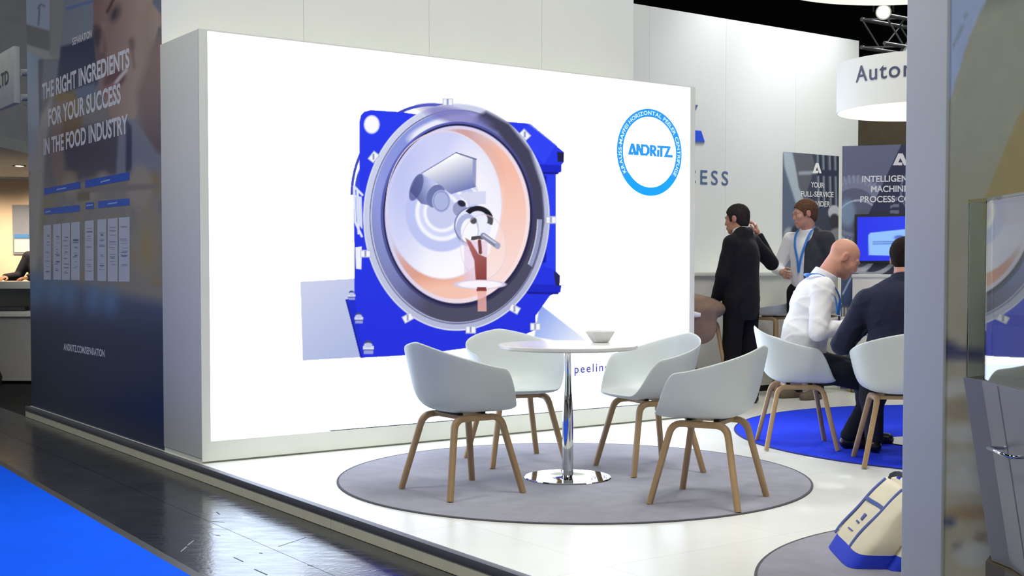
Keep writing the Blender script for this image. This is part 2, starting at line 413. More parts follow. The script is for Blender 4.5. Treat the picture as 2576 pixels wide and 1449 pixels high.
# low bar counter in front of the back wall
M_counter = mat('cream_counter_front', (232, 231, 220), 0.5, var=0.02)
counter = empty('bar_counter', bt(5.6, 1.3), ANG)
tag(counter, 'long white bar counter along the back wall', 'counter')
fbox('counter_body', 4.3, 7.5, 1.10, BT - 0.005, 0.06, 1.10, M_counter, counter)
fbox('counter_plinth', 4.32, 7.48, 1.13, BT - 0.005, 0.0, 0.06, M_black, counter)
fbox('counter_top', 4.28, 7.52, 1.07, BT - 0.004, 1.10, 1.135, M_white, counter, bevel=0.004)

# ------------------------------------------------------------------ right wall: white end post and printed stone graphic
WRS = 0.02
WR = Plane(bt(WRS, -6), -V)
def t_on_right(px, py=700):
    q = WR.hit(float(px), float(py)) - B0; return float(q @ V)
tp_far, tp_near = t_on_right(2280), t_on_right(2366)
M_post = mat('pale_blue_white_post', (228, 232, 224), 0.5, var=0.02)
wall_right = fbox('wall_right', WRS + 0.004, WRS + 0.12, -6.4, tp_near, -0.0, WH, M_whitewall)
tag(wall_right, 'near wall along the platform edge with stone graphic and white end post', 'wall', kind='structure')
fbox('end_post', WRS - 0.012, WRS + 0.135, tp_near - 0.02, tp_far, 0, WH, M_post, wall_right, bevel=0.006)

# ------------------------------------------------------------------ neighbouring stand far behind on the right
M_olive = mat('olive_brown_wall', (112, 104, 82), 0.8, var=0.08)
nb = link('wall_neighbour', box_mesh('wall_neighbour', 9, 0.2, 3.55, c=(0, 0, 1.775)), M_olive)
nb.location = (9.0, 19.0, 0); tag(nb, 'olive brown wall of a neighbouring stand far behind the drum sign', 'wall', kind='structure')
# ------------------------------------------------------------------ bright screen cabinet
LS0, LS1, LZ0, LZ1 = 0.055, 3.977, 0.137, 2.572
led = empty('screen_wall', bt(2.0, 0.3), ANG)
tag(led, 'huge bright white screen showing a blue centrifuge machine', 'screen')
fbox('cabinet', 0.0, 4.03, 0.006, TWT - 0.002, 0.03, 2.58, M_white, led, bevel=0.003)
fbox('plinth', 0.004, 4.02, 0.02, TWT - 0.004, 0.0, 0.03, M_white, led)
fbox('frame_stile', 0.0, LS0, -0.006, 0.006, 0.012, 2.58, M_white, led)
fbox('frame_stile', LS1, 4.03, -0.006, 0.006, 0.012, 2.58, M_white, led)
fbox('frame_rail', LS0, LS1, -0.006, 0.006, 0.012, LZ0 - 0.006, M_white, led)
fbox('joint_strip', LS0 + 0.8, LS1, -0.004, 0.006, LZ0 - 0.006, LZ0, M_alu, led)  # thin grey strip along the lower edge of the display
fbox('frame_rail', LS0, LS1, -0.006, 0.006, LZ1, 2.58, M_white, led)
M_led = emit_mat('screen_white', (216, 231, 255), 1 + LED_GAIN + 0.5)
scr = fbox('display', LS0, LS1, -0.002, 0.006, LZ0, LZ1, M_led, led)
scr.data = scr.data

# the machine on the screen
def cc(x, y): return (740 + x / 2.07, 220 + y / 2.07)
def cp(*pts): return [cc(*p) for p in pts]
cv = Canvas(744, 236, 1492, 914, 1.7, (254, 254, 255))
k = 1 / 2.07
def E(cx, cy, rx, ry, col, **kw): x, y = cc(cx, cy); cv.ell(x, y, rx * k, ry * k, col, **kw)
def A(cx, cy, rx, ry, w, col, a0=0, a1=360, **kw): x, y = cc(cx, cy); cv.arc(x, y, rx * k, ry * k, w * k, col, a0, a1, **kw)
def PO(pts, col, **kw): cv.poly(cp(*pts), col, **kw)
def LI(a, b, w, col, **kw): cv.line(cc(*a), cc(*b), w * k, col, **kw)
BLUE, BLUE2, DBL = (45, 62, 238), (38, 50, 205), (28, 32, 140)
# pale blocks behind
PO([(32, 1012), (320, 995), (345, 1405), (45, 1422)], grad((205, 212, 238), (176, 186, 226), cc(32, 1012), cc(300, 1400)))
moire = (np.sin(cv.X * 1.55) * np.sin(cv.Y * 0.9))
blk = np.zeros_like(cv.X); x0_, y0_ = cc(32, 1000); x1_, y1_ = cc(340, 1420)
cv.C += (moire * 9)[..., None] * (((cv.X > x0_ + 4) & (cv.X < x1_ - 20) & (cv.Y > y0_ + 8) & (cv.Y < y1_ - 6)))[..., None]
PO([(1280, 1130), (1500, 1300), (1540, 1345), (1250, 1300)], grad((150, 172, 240), (236, 240, 253), cc(1280, 1180), cc(1480, 1330)), soft=4)
# body
A(720, 560, 420, 470, 14, (70, 80, 190), 180, 280)
E(345, 640, 36, 210, (60, 75, 215))
PO([(340, 178), (348, 145), (366, 126), (400, 118), (560, 128), (700, 150), (1130, 180), (1215, 187), (1362, 302), (1404, 336), (1404, 388), (1392, 402), (1392, 438), (1362, 446),
    (1362, 955), (1382, 978), (1382, 1038), (1372, 1064), (1330, 1086), (1256, 1190), (1258, 1262), (1100, 1330), (640, 1392), (345, 1408), (270, 1106), (314, 1090), (312, 700), (340, 520)],
   grad(BLUE, (40, 52, 222), cc(500, 200), cc(500, 1400)))
PO([(270, 1106), (314, 1090), (362, 1408), (345, 1408)], BLUE2)
LI((270, 1106), (350, 1405), 6, DBL)
PO([(1222, 190), (1362, 302), (1300, 400), (1180, 250)], (52, 70, 245), soft=3)
for y in (405, 1030):
    PO([(1210, y - 8), (1392, y), (1386, y + 38), (1200, y + 40)], (34, 44, 200)); LI((1220, y + 40), (1372, y + 42), 10, DBL)
PO([(1318, 460), (1362, 452), (1362, 950), (1300, 930)], (48, 66, 240)); LI((1300, 470), (1300, 900), 26, (26, 34, 170), soft=4)
PO([(1370, 335), (1405, 340), (1403, 388), (1372, 386)], (40, 38, 70)); PO([(1352, 955), (1384, 978), (1382, 1036), (1360, 1030)], (42, 44, 90))
LI((1228, 190), (1368, 305), 5, (110, 130, 255))
E(404, 193, 38, 45, (250, 250, 255)); A(404, 193, 40, 47, 4, (190, 200, 255))
for a_, b_ in [((312, 515), (355, 560)), ((312, 515), (318, 700)), ((318, 700), (352, 775)), ((330, 540), (335, 760))]: LI(a_, b_, 12, (226, 232, 250))
PO([(320, 560), (352, 570), (356, 740), (326, 700)], (214, 222, 246))
PO([(318, 832), (352, 828), (350, 948), (322, 944)], (240, 243, 253))
# flange rings
E(845, 675, 486, 592, grad((206, 211, 238), (172, 177, 206), cc(500, 300), cc(1250, 1200)))
A(845, 675, 482, 588, 5, (222, 226, 246)); A(847, 674, 452, 556, 5, (104, 108, 150))
E(850, 672, 446, 550, grad((140, 152, 222), (80, 78, 100), cc(500, 460), cc(900, 900)))
E(480, 660, 60, 300, (168, 176, 232), soft=70, rot=-0.05, alpha=0.7, clip=cv.mask_ell(*cc(850, 672), 444 * k, 548 * k))
PO([(1000, 125), (1120, 190), (1230, 330), (1290, 520), (1300, 700), (1240, 940), (1250, 640), (1190, 420), (1060, 230), (930, 160)], (70, 68, 92), soft=10)
E(560, 700, 90, 330, (128, 140, 222), soft=60, rot=-0.12, alpha=0.8, clip=cv.mask_ell(*cc(850, 672), 450 * k, 554 * k))
E(770, 215, 180, 55, (236, 238, 252), soft=8, rot=-0.32, clip=cv.mask_ell(*cc(850, 672), 440 * k, 544 * k))
E(840, 150, 170, 40, (128, 124, 190), soft=12, rot=0.25, alpha=0.8)
E(852, 664, 402, 486, grad((96, 104, 190), (58, 56, 82), cc(520, 300), cc(1100, 1000)))
A(852, 664, 384, 470, 8, (40, 40, 78)); E(850, 662, 378, 462, grad((206, 206, 246), (250, 226, 226), cc(480, 500), cc(1200, 800)))
E(846, 658, 362, 444, grad((214, 218, 246), (250, 204, 188), cc(540, 500), cc(1180, 760)))
inn = cv.mask_ell(*cc(846, 658), 360 * k, 442 * k)
E(1000, 700, 240, 420, grad((246, 190, 170), (250, 222, 218), cc(1080, 420), cc(1150, 980)), soft=14, clip=inn)
E(930, 300, 60, 150, (190, 120, 112), soft=50, rot=-0.55, alpha=0.8, clip=inn)
E(690, 960, 190, 110, (226, 160, 136), soft=40, rot=0.35, clip=inn); E(800, 1070, 200, 70, (246, 196, 178), soft=40, clip=inn)
# drum back plate
E(780, 612, 302, 386, grad((206, 210, 248), (252, 250, 255), cc(560, 420), cc(860, 900)), clip=inn)
A(780, 612, 300, 384, 5, (232, 214, 226), 0, 360)
E(560, 560, 80, 300, (176, 184, 240), soft=80, alpha=0.55, clip=inn)
E(930, 560, 110, 240, (250, 248, 254), soft=60, alpha=0.8, clip=inn)
for r, c in ((205, (188, 196, 244)), (150, (252, 252, 255)), (128, (206, 212, 248)), (104, (250, 250, 255)), (86, (196, 202, 238))): E(770, 650, r * 0.93, r, c, soft=5, alpha=0.9)
# vanes
for p in ([(850, 560), (905, 540), (910, 600)], [(905, 545), (998, 540), (998, 606), (912, 612)], [(920, 520), (950, 510), (960, 545)]): PO(p, (214, 218, 242))
# knife block
PO([(665, 446), (842, 340), (948, 374), (946, 518), (816, 556), (744, 500)], grad((255, 255, 255), (112, 122, 178), cc(770, 380), cc(840, 560)))
PO([(930, 372), (948, 374), (946, 518), (928, 470)], (150, 158, 200)); LI((842, 340), (948, 374), 6, (74, 78, 130)); LI((665, 446), (842, 340), 5, (120, 126, 190))
# shaft
PO([(604, 540), (632, 470), (662, 448), (742, 508), (760, 548), (716, 618), (660, 604)], grad((88, 96, 150), (190, 198, 240), cc(610, 560), cc(720, 500)))
E(636, 520, 30, 74, (74, 82, 138), rot=0.35, alpha=0.7); E(738, 566, 46, 62, (112, 120, 172), rot=0.4); E(766, 592, 48, 58, (174, 182, 226)); A(766, 592, 40, 50, 3, (120, 128, 182))
# hub and drive
E(862, 632, 36, 40, (150, 156, 196)); E(872, 604, 22, 16, (44, 44, 70), rot=0.4)
E(930, 720, 96, 98, (230, 234, 252)); E(902, 742, 60, 84, (176, 184, 224)); E(912, 748, 44, 66, (246, 248, 255)); A(930, 720, 94, 96, 7, (120, 126, 170), 90, 300)
A(956, 690, 66, 60, 26, (34, 34, 44), 215, 20); E(934, 694, 17, 17, (36, 34, 44)); PO([(958, 690), (996, 680), (1000, 740), (962, 740)], (236, 238, 250))
PO([(924, 776), (980, 770), (984, 794), (920, 796)], (30, 26, 34)); E(965, 842, 58, 52, (250, 236, 238))
LI((985, 772), (1058, 824), 30, (96, 100, 132)); LI((985, 768), (1052, 812), 10, (188, 194, 224)); E(1060, 824, 14, 18, (140, 146, 182))
E(985, 830, 118, 168, (255, 252, 255), alpha=0.22); A(985, 830, 118, 168, 4, (226, 206, 226), alpha=0.7)
# outlet
PO([(884, 800), (1006, 800), (1006, 1030), (886, 1030)], (222, 196, 226), alpha=0.55)
PO([(890, 782), (918, 800), (960, 868), (1002, 886), (1002, 1062), (950, 1062), (938, 900)], grad((176, 112, 112), (140, 70, 66), cc(900, 790), cc(980, 1000)))
LI((965, 800), (970, 860), 18, (120, 66, 66)); E(968, 1026, 126, 22, (250, 244, 252)); A(968, 1026, 126, 22, 4, (214, 206, 232))
PO([(952, 1040), (1000, 1040), (1000, 1060), (952, 1060)], (132, 64, 62)); PO([(954, 1060), (1000, 1060), (1002, 1166), (956, 1166)], (236, 176, 170), alpha=0.85)
# right hinge bar
A(850, 672, 430, 540, 22, (150, 156, 196), 2, 34); A(850, 672, 418, 528, 5, (214, 218, 238), 2, 34)
# clamps on the rim and anchor bolts
for bx, by, an in [(800, 76, 0), (414, 362, -.9), (1202, 246, .8), (1338, 690, 0), (372, 866, 0), (592, 1200, -.5), (1148, 1154, .5), (920, 1262, 0), (1256, 1246, 0)]:
    ca, sa = math.cos(an), math.sin(an)
    def rq(w, h): return [(bx + x * ca - y * sa, by + x * sa + y * ca) for x, y in ((-w, -h), (w, -h), (w, h), (-w, h))]
    PO(rq(27, 20), (178, 184, 212)); PO(rq(23, 15), (244, 246, 254)); PO([(bx - 6, by - 16), (bx + 4, by - 16), (bx + 4, by + 14), (bx - 6, by + 14)], (150, 156, 190))
for bx, by, s_ in [(301, 1082, 20), (338, 1200, 24), (388, 1352, 30)]:
    PO([(bx - s_, by - s_ * .2), (bx + s_ * .9, by - s_ * .2), (bx + s_ * .9, by + s_ * .5), (bx - s_, by + s_ * .5)], (216, 222, 248)); PO([(bx - s_ * .85, by + s_ * .5), (bx + s_ * .8, by + s_ * .5), (bx + s_ * .8, by + s_ * 1.2), (bx - s_ * .85, by + s_ * 1.2)], (150, 160, 220))
    E(bx - s_ * .1, by - s_ * .6, s_ * .7, s_ * .6, (70, 76, 130)); E(bx - s_ * .1, by - s_ * .35, s_ * .75, s_ * .4, (190, 198, 236)); LI((bx - s_, by + s_ * .5), (bx + s_, by + s_ * .5), 4, (60, 70, 160))
M_pic = attr_mat('screen_picture', emission=True)
pic = cv.mesh('machine_picture', LED, M_pic, led, off=0.006, gain=1.0, hdr=LED_GAIN)
tag(pic, 'blue and silver centrifuge shown on the screen')

# round emblem with lettering
def disc(name, pl, c, r0, r1, a0, a1, material, parent, off, n=96):
    v = []; f = []
    for i in range(n + 1):
        a = math.radians(a0 + (a1 - a0) * i / n)
        for r in (r0, r1): v.append(c + pl.e * (r * math.sin(a)) + Z * (r * math.cos(a)) + pl.n * off)
    for i in range(n): f.append((2 * i, 2 * i + 1, 2 * i + 3, 2 * i + 2))
    o = link(name, pyd(name, v, f), material); world_child(o, parent); return o
M_cy = emit_mat('screen_cyan_blue', (36, 170, 255), 1.0); M_cy2 = emit_mat('screen_mid_blue', (58, 160, 250), 1.0); M_pale = emit_mat('screen_pale_cyan', (214, 250, 255), 1.3)
ec = LED.hit(1633.5, 383.0); eR = float((LED.hit(1633.5, 274.0) - LED.hit(1633.5, 493.0))[2]) / 2
ec = ec * 1.0; ec[2] = float((LED.hit(1633.5, 274.0) + LED.hit(1633.5, 493.0))[2]) / 2
emb = disc('emblem_ring', LED, ec, eR * 0.815, eR, -128, 128, M_cy2, led, 0.0066)
disc('ring_foot', LED, ec, eR * 0.805, eR, 128, 232, M_cy, led, 0.0066)
def ring_text(txt, a0, a1, r, h, parent, off):
    n = len(txt); ws = []
    for ch in txt:
        if ch == ' ': ws.append(0.32); continue
        v, _ = glyph_mesh(ch); ws.append(v[:, 0].max() - v[:, 0].min() + 0.09)
    tot = sum(ws); acc = 0; V_ = []; F_ = []
    for ch, w in zip(txt, ws):
        if ch != ' ':
            v, f = glyph_mesh(ch, 0.010); ang = math.radians(a0 + (a1 - a0) * (acc + w / 2) / tot)
            x = (v[:, 0] - (v[:, 0].max() + v[:, 0].min()) / 2) / CAP * h; y = v[:, 1] / CAP * h
            kx = math.radians(a1 - a0) * r / tot / h * CAP; x = x * kx
            px = (r + y) * math.sin(ang) + x * math.cos(ang); py = (r + y) * math.cos(ang) - x * math.sin(ang)
            b0 = len(V_); V_ += [ec + LED.e * a_ + Z * b_ + LED.n * off for a_, b_ in zip(px, py)]; F_ += [tuple(i + b0 for i in q) for q in f]
        acc += w
    o = link('ring_lettering', pyd('ring_lettering', V_, F_), M_pale); world_child(o, parent); return o
rt = ring_text('KRAUSS-MAFFEI HORIZONTAL PEELER CENTRIFUGE', -124, 124, eR * 0.862, eR * 0.088, led, 0.0072)
# word mark in the emblem: heavy letters of its own shapes, in a unit cell (x 0..7, y 0..1)
LOGO = [[(0, 0), (.42, 1), (.72, 1), (1.15, 0), (.80, 0), (.52, .70), (.36, .26), (.62, .26), (.62, 0)],
        [(1.12, 1), (1.42, 1), (1.75, .42), (1.75, 1), (1.98, 1), (1.98, 0), (1.72, 0), (1.36, .62), (1.36, 0), (1.12, 0)],
        [(2.05, 1), (2.5, 1), (2.86, .72), (2.86, .28), (2.5, 0), (2.05, 0), (2.05, .22), (2.42, .22), (2.6, .38), (2.6, .64), (2.42, .78), (2.05, .78)],
        [(2.98, 1), (3.5, 1), (3.78, .84), (3.78, .55), (3.56, .42), (3.92, 0), (3.6, 0), (3.24, .40), (3.24, .58), (3.48, .60), (3.54, .70), (3.46, .80), (3.24, .80), (3.24, 0), (2.98, 0)],
        [(3.98, .62), (4.22, .62), (4.22, 0), (3.98, 0)],
        [(4.02, 1), (4.95, 1), (4.95, .78), (4.66, .78), (4.66, 0), (4.40, 0), (4.40, .78), (4.02, .78)],
        [(4.98, 1), (5.85, 1), (5.38, .24), (6.1, .24), (6.1, 0), (4.92, 0), (5.44, .78), (4.98, .78)]]
def logo_mesh(name, pl, base, w, h, material, parent, off):
    v = []; f = []
    for gl in LOGO:
        b0 = len(v)
        for dx in (-0.05, 0.05):
            b0 = len(v)
            for x, y in gl: v.append(base + pl.e * ((x + dx) / 6.1 * w) + Z * (y * h) + pl.n * (off + dx * 0.004))
            f.append(tuple(range(b0, b0 + len(gl))))
    bm = bmesh.new(); me = pyd(name, v, f); bm.from_mesh(me); bmesh.ops.triangulate(bm, faces=bm.faces[:]); bm.to_mesh(me); bm.free()
    o = link(name, me, material); world_child(o, parent); return o
lb = LED.hit(1579.0, 388.0); lw = float((LED.hit(1690.0, 397.0) - lb) @ LED.e)
logo_mesh('emblem_word', LED, np.array([lb[0], lb[1], (LED.hit(1579., 388.)[2] + LED.hit(1690., 398.)[2]) / 2]), lw, eR * 0.26, M_cy2, led, 0.0072)
M_cap = emit_mat('screen_violet_letters', (92, 84, 176), 1.0)
text_on('caption', LED, 'peeling', (1445, 939), (1532, 932), (1445, 919), M_cap, led, off=0.007, bold=0.022, spacing=1.25)
# ------------------------------------------------------------------ printed graphics
def project(P):
    q = np.asarray(P, float) - CAM; cp_, sp_ = math.cos(PITCH), math.sin(PITCH)
    x = q[..., 0]; d = q[..., 1] * cp_ - q[..., 2] * sp_; u = q[..., 1] * sp_ + q[..., 2] * cp_
    return PX0 + F * x / d, PY0 - F * u / d
def plane_canvas(pl, a0, a1, z0, z1, na, nz, bg):
    c = Canvas(0, 0, 2, 2, 1, bg); AA, ZZ = np.meshgrid(np.linspace(a0, a1, na), np.linspace(z1, z0, nz))
    P = pl.o + AA[..., None] * pl.e + ZZ[..., None] * Z
    c.X, c.Y = project(P); c.C = np.zeros(AA.shape + (3,)) + np.asarray(bg, float); c.P = P; return c
def canvas_mesh(c, name, pl, material, parent, off, gain):
    ny, nx = c.X.shape; idx = np.arange(nx * ny).reshape(ny, nx)
    q = np.stack([idx[1:, :-1], idx[1:, 1:], idx[:-1, 1:], idx[:-1, :-1]], -1).reshape(-1, 4)
    me = np_mesh(name, (c.P + pl.n * off).reshape(-1, 3), q); lin = s2l(np.clip(c.C, 0, 255)) * gain
    at = me.attributes.new('print', 'FLOAT_COLOR', 'POINT')
    at.data.foreach_set('color', np.concatenate([lin.reshape(-1, 3), np.ones((nx * ny, 1))], 1).ravel().astype(np.float32))
    o = link(name, me, material); world_child(o, parent); return o
M_letter = mat('white_lettering', (236, 236, 236), 0.5, var=0.01)

# --- banner on the aisle wall
L_b = BN_T1 - TWT - 0.0
bn = plane_canvas(BAN, 0.0, L_b, 0.0, WH - 0.001, 240, 330, (104, 101, 100))
g = bn
g.poly([(60, -200), (128, -200), (126, 80), (62, 62)], (140, 150, 166), soft=3)
g.line((100, 20), (97, 62), 5, (104, 110, 118), soft=3); g.arc(105, 24, 9, 12, 4, (104, 110, 118), 180, 330)
g.poly([(62, 60), (126, 78), (126, 150), (62, 118)], (104, 104, 106), soft=4)
g.poly([(62, 110), (152, 138), (158, 146), (110, 150), (62, 124)], (142, 142, 138), soft=4)
g.poly([(62, 124), (102, 145), (104, 420), (66, 470)], grad((128, 142, 160), (150, 152, 158), (70, 140), (80, 430)), soft=5)
g.poly([(96, 150), (110, 150), (106, 270), (100, 330)], (84, 88, 100), soft=4)
g.poly([(110, 150), (146, 152), (142, 230), (104, 250)], (108, 112, 124), soft=6)
g.poly([(126, -200), (170, -200), (162, 60), (148, 150), (126, 140)], (122, 126, 122), soft=6)
g.poly([(168, -200), (245, -200), (238, 60), (236, 98), (154, 122), (160, 60)], (112, 118, 130), soft=6)
g.line((168, 22), (236, 2), 5, (74, 98, 150), soft=4)
g.poly([(154, 118), (240, 92), (246, 210), (220, 246), (190, 246), (142, 220)], (36, 48, 74), soft=8)
g.poly([(180, 226), (238, 208), (244, 240), (192, 248)], (86, 96, 116), soft=8)
# brown and dark middle
g.poly([(140, 236), (186, 228), (200, 268), (186, 318), (140, 330)], (120, 98, 62), soft=14)
g.poly([(128, 260), (170, 250), (160, 400), (150, 470), (128, 440)], (120, 104, 98), soft=14)
g.poly([(158, 330), (300, 300), (310, 436), (170, 460)], (72, 68, 78), soft=14)
g.poly([(156, 300), (210, 290), (200, 350), (160, 360)], (104, 84, 58), soft=12)
# smiling face of the printed model
g.poly([(234, -200), (420, -200), (420, 60), (398, 70), (372, 190), (340, 300), (312, 330), (284, 308), (262, 250), (246, 180), (236, 90)], grad((118, 92, 88), (150, 132, 118), (240, 90), (360, 90)), soft=6)
g.poly([(236, 60), (262, 76), (268, 120), (260, 200), (246, 180), (238, 110)], (84, 66, 72), soft=8, alpha=0.8)
g.ell(245, 92, 13, 22, (58, 50, 60), soft=14, alpha=0.85); g.ell(290, 34, 13, 22, (84, 70, 72), soft=12, rot=0.35, alpha=0.85); g.line((270, 30), (292, -14), 7, (74, 58, 54), soft=5)
g.ell(288, 36, 4, 12, (52, 44, 50), soft=6, rot=0.35, alpha=0.8); g.line((262, 60), (256, 128), 10, (146, 118, 108), soft=12, alpha=0.6); g.ell(262, 150, 14, 10, (104, 80, 78), soft=10, alpha=0.7); g.ell(332, 110, 8, 14, (98, 80, 74), soft=10, alpha=0.7)
g.line((330, 100), (338, 170), 5, (96, 78, 70), soft=8, alpha=0.6)
g.ell(288, 200, 30, 22, (88, 56, 62), soft=9, rot=-0.7); g.line((288, 212), (318, 176), 9, (178, 170, 166), soft=5); g.ell(276, 224, 20, 12, (128, 84, 86), soft=8, rot=-0.6)
g.poly([(390, -200), (430, -200), (430, 30), (404, 34), (384, 10)], (98, 104, 116), soft=5)
g.poly([(360, 40), (378, 10), (384, 120), (352, 300), (330, 320), (352, 200)], (132, 118, 100), soft=26, alpha=0.55)
g.poly([(344, 240), (384, 110), (430, 60), (430, 420), (392, 380), (366, 350)], grad((124, 104, 96), (96, 80, 82), (360, 160), (396, 360)), soft=22)
g.poly([(300, 300), (340, 300), (372, 348), (394, 384), (430, 400), (430, 480), (290, 470)], (108, 112, 122), soft=8)
g.poly([(318, 300), (332, 320), (332, 470), (316, 470)], (50, 58, 78), soft=6)
# food on the conveyor
g.poly([(100, 470), (430, 420), (430, 770), (60, 720)], (116, 110, 102), soft=20)
fo = fbm(g.X * 1.0, g.Y * 0.45, 26, 3); am = ((g.Y > 430) & (g.Y < 720)) * np.clip((fo - 0.45) * 4, 0, 1)
g.blend(am * 0.55, (128, 104, 60)); g.blend(((g.Y > 430) & (g.Y < 720)) * np.clip((0.42 - fo) * 5, 0, 1) * 0.5, (92, 90, 92))
for cx, cy, rx, ry in [(176, 462, 18, 30), (258, 442, 14, 12), (352, 470, 32, 56), (222, 486, 22, 26), (120, 620, 26, 46)]: g.ell(cx, cy, rx, ry, (140, 130, 116), soft=14, alpha=0.75)
g.ell(366, 610, 28, 100, (124, 116, 98), soft=26, alpha=0.8); g.ell(368, 628, 10, 40, (132, 112, 56), soft=18, alpha=0.7)
g.poly([(200, 470), (400, 462), (400, 476), (200, 486)], (112, 104, 98), soft=4); g.poly([(196, 484), (226, 482), (226, 504), (196, 506)], (96, 84, 66), soft=5)
# arm streak at the left margin
g.poly([(104, 290), (132, 240), (112, 420), (104, 520), (92, 700), (74, 740), (70, 470)], (152, 148, 138), soft=12, alpha=0.85)
# navy foot
edge = 672 + (g.X - 80) * 0.22
g.blend(np.clip((g.Y - edge) / 40, 0, 1), grad((60, 78, 108), (24, 40, 68), (200, 720), (200, 850)))
for cx, cy, rx in [(96, 712, 16), (136, 732, 22), (176, 742, 16), (236, 750, 20), (278, 756, 18), (84, 748, 12)]: g.ell(cx, cy, rx, 34, (76, 112, 146), soft=24, alpha=0.7)
g.blend(np.clip((g.Y - edge - 90) / 70, 0, 1), grad((20, 38, 66), (8, 26, 56), (200, 820), (200, 1100)))
M_banner = attr_mat('satin_banner_print', rough=0.3, spec=0.35, var=0.04, vscale=40)
BG = 1.75
canvas_mesh(bn, 'banner_print', BAN, M_banner, wall_left, 0.001, BG)
text_on('heading', BAN, 'SEPARATION', (182, 114), (231, 93), (182, 97), M_letter, wall_left, off=0.0022, bold=0.02)
text_on('slogan_line', BAN, 'THE RIGHT INGREDIENTS', (106, 251), (326, 168), (106, 213), M_letter, wall_left, off=0.0022, bold=0.032)
text_on('slogan_line', BAN, 'FOR YOUR SUCCESS', (122, 317), (304, 257), (122, 277), M_letter, wall_left, off=0.0022, bold=0.032)
text_on('slogan_line', BAN, 'IN THE FOOD INDUSTRY', (110, 389), (322, 333), (110, 352), M_letter, wall_left, off=0.0022, bold=0.032)
text_on('web_address', BAN, 'ANDRITZ.COM/SEPARATION', (160, 880), (263, 898), (160, 864), M_letter, wall_left, off=0.0022, bold=0.025)
M_bar = mat('blue_print_bar', (36, 96, 205), 0.35, var=0.02); M_card = mat('pale_print_card', (206, 214, 220), 0.35, var=0.02); M_ink = mat('grey_drawing_ink', (140, 150, 164), 0.5); M_barink = mat('pale_blue_ink', (170, 196, 240), 0.5)
def c4(x, y): return (60 + x / 4.025, 400 + y / 4.025)
for pts, ink in [([(205, 362), (570, 298), (570, 228), (205, 300)], (330, 310, 428, 292)), ([(620, 292), (1068, 210), (1068, 132), (620, 215)], (775, 235, 872, 208)), ([(205, 565), (565, 530), (565, 465), (205, 502)], (215, 540, 268, 528)),
                 ([(625, 508), (708, 503), (708, 438), (625, 442)], (632, 472, 700, 462)), ([(752, 497), (1068, 468), (1068, 398), (752, 428)], (848, 455, 945, 440))]:
    bar = flat_on('blue_bar', BAN, [c4(*p) for p in pts], M_bar, wall_left, 0.002)
    x0, y0, x1, y1 = ink; flat_on('bar_caption', BAN, [c4(x0, y0 + 7), c4(x1, y1 + 7), c4(x1, y1 - 7), c4(x0, y0 - 7)], M_barink, bar, 0.0028)
cards = [(200, 275, 672, 1222), (298, 377, 662, 1222), (385, 467, 652, 1225), (480, 568, 642, 1225), (618, 708, 628, 1230), (745, 835, 615, 1235), (850, 950, 604, 1240), (962, 1072, 593, 1242)]
for ci, (x0, x1, y0, y1) in enumerate(cards):
    cd_ = flat_on('machine_card', BAN, [c4(x0, y1), c4(x1, y1 + 2), c4(x1, y0 - 8), c4(x0, y0)], M_card, wall_left, 0.002)
    rr = random.Random(ci); v = []; f = []
    for q in range(14):
        yy = rr.uniform(y0 + 70, y1 - 70); xa = rr.uniform(x0 + 12, x0 + 34); xb = rr.uniform(x1 - 34, x1 - 12); hh = rr.choice([3, 3, 5, 9]) / 2
        b0 = len(v); v += [BAN.hit(*c4(*p), 0.0028) for p in ((xa, yy + hh), (xb, yy + hh), (xb, yy - hh), (xa, yy - hh))]; f.append((b0, b0 + 1, b0 + 2, b0 + 3))
    o = link('card_drawing', pyd('card_drawing', v, f), M_ink); world_child(o, cd_)

# --- back wall letters and logo
M_navy = mat('slate_blue_letters', (88, 112, 150), 0.45, var=0.02); M_royal = mat('royal_blue_logo', (52, 92, 232), 0.4, var=0.02); M_steel = mat('steel_blue_logo', (92, 112, 150), 0.4)
text_on('wall_word', BK, 'PROCESS', (1614, 456), (1832, 466), (1614, 420), M_navy, wall_back, off=0.004, bold=0.008, spacing=1.35)
def prism_on(name, pl, pts, material, parent, o0, o1):
    n = len(pts); v = [pl.hit(*map(float, p), o0) for p in pts] + [pl.hit(*map(float, p), o1) for p in pts]
    f = [tuple(range(n)), tuple(range(2 * n - 1, n - 1, -1))] + [(i, n + i, n + (i + 1) % n, (i + 1) % n) for i in range(n)]
    o = link(name, pyd(name, v, f), material); world_child(o, parent); return o
prism_on('logo_stroke', BK, [(1700, 262), (1756, 264), (1740, 300), (1726, 330), (1690, 330)], M_steel, wall_back, 0.002, 0.02)
prism_on('logo_foot', BK, [(1672, 322), (1764, 329), (1773, 357), (1662, 350)], M_royal, wall_back, 0.002, 0.02)

# --- tall poster on the back wall
pa0, _ = BK.st(1968., 520.); pa1, _ = BK.st(2113., 520.)
poster = empty('wall_poster', tuple(BK.pt((pa0 + pa1) / 2, 1.15, 0.01)), ANG)
tag(poster, 'tall grey industrial poster with full-service slogan on the back wall', 'poster')
pc = plane_canvas(BK, pa0, pa1, 1.15, 2.355, 110, 200, (62, 68, 86)); g = pc
g.poly([(1960, 370), (1996, 380), (2028, 470), (2060, 700), (1960, 700)], (92, 104, 126), soft=4)
g.poly([(1968, 380), (1992, 384), (2030, 540), (2010, 540), (1972, 420)], (168, 180, 190), soft=6)
g.poly([(1996, 384), (2042, 388), (2050, 420), (2022, 500), (2008, 470)], (96, 98, 108), soft=4)
for x in (2056, 2070, 2086, 2100): g.line((x, 390), (x + 3, 520), 5, (128, 138, 154), soft=4); g.line((x + 6, 390), (x + 9, 520), 5, (40, 46, 64), soft=4)
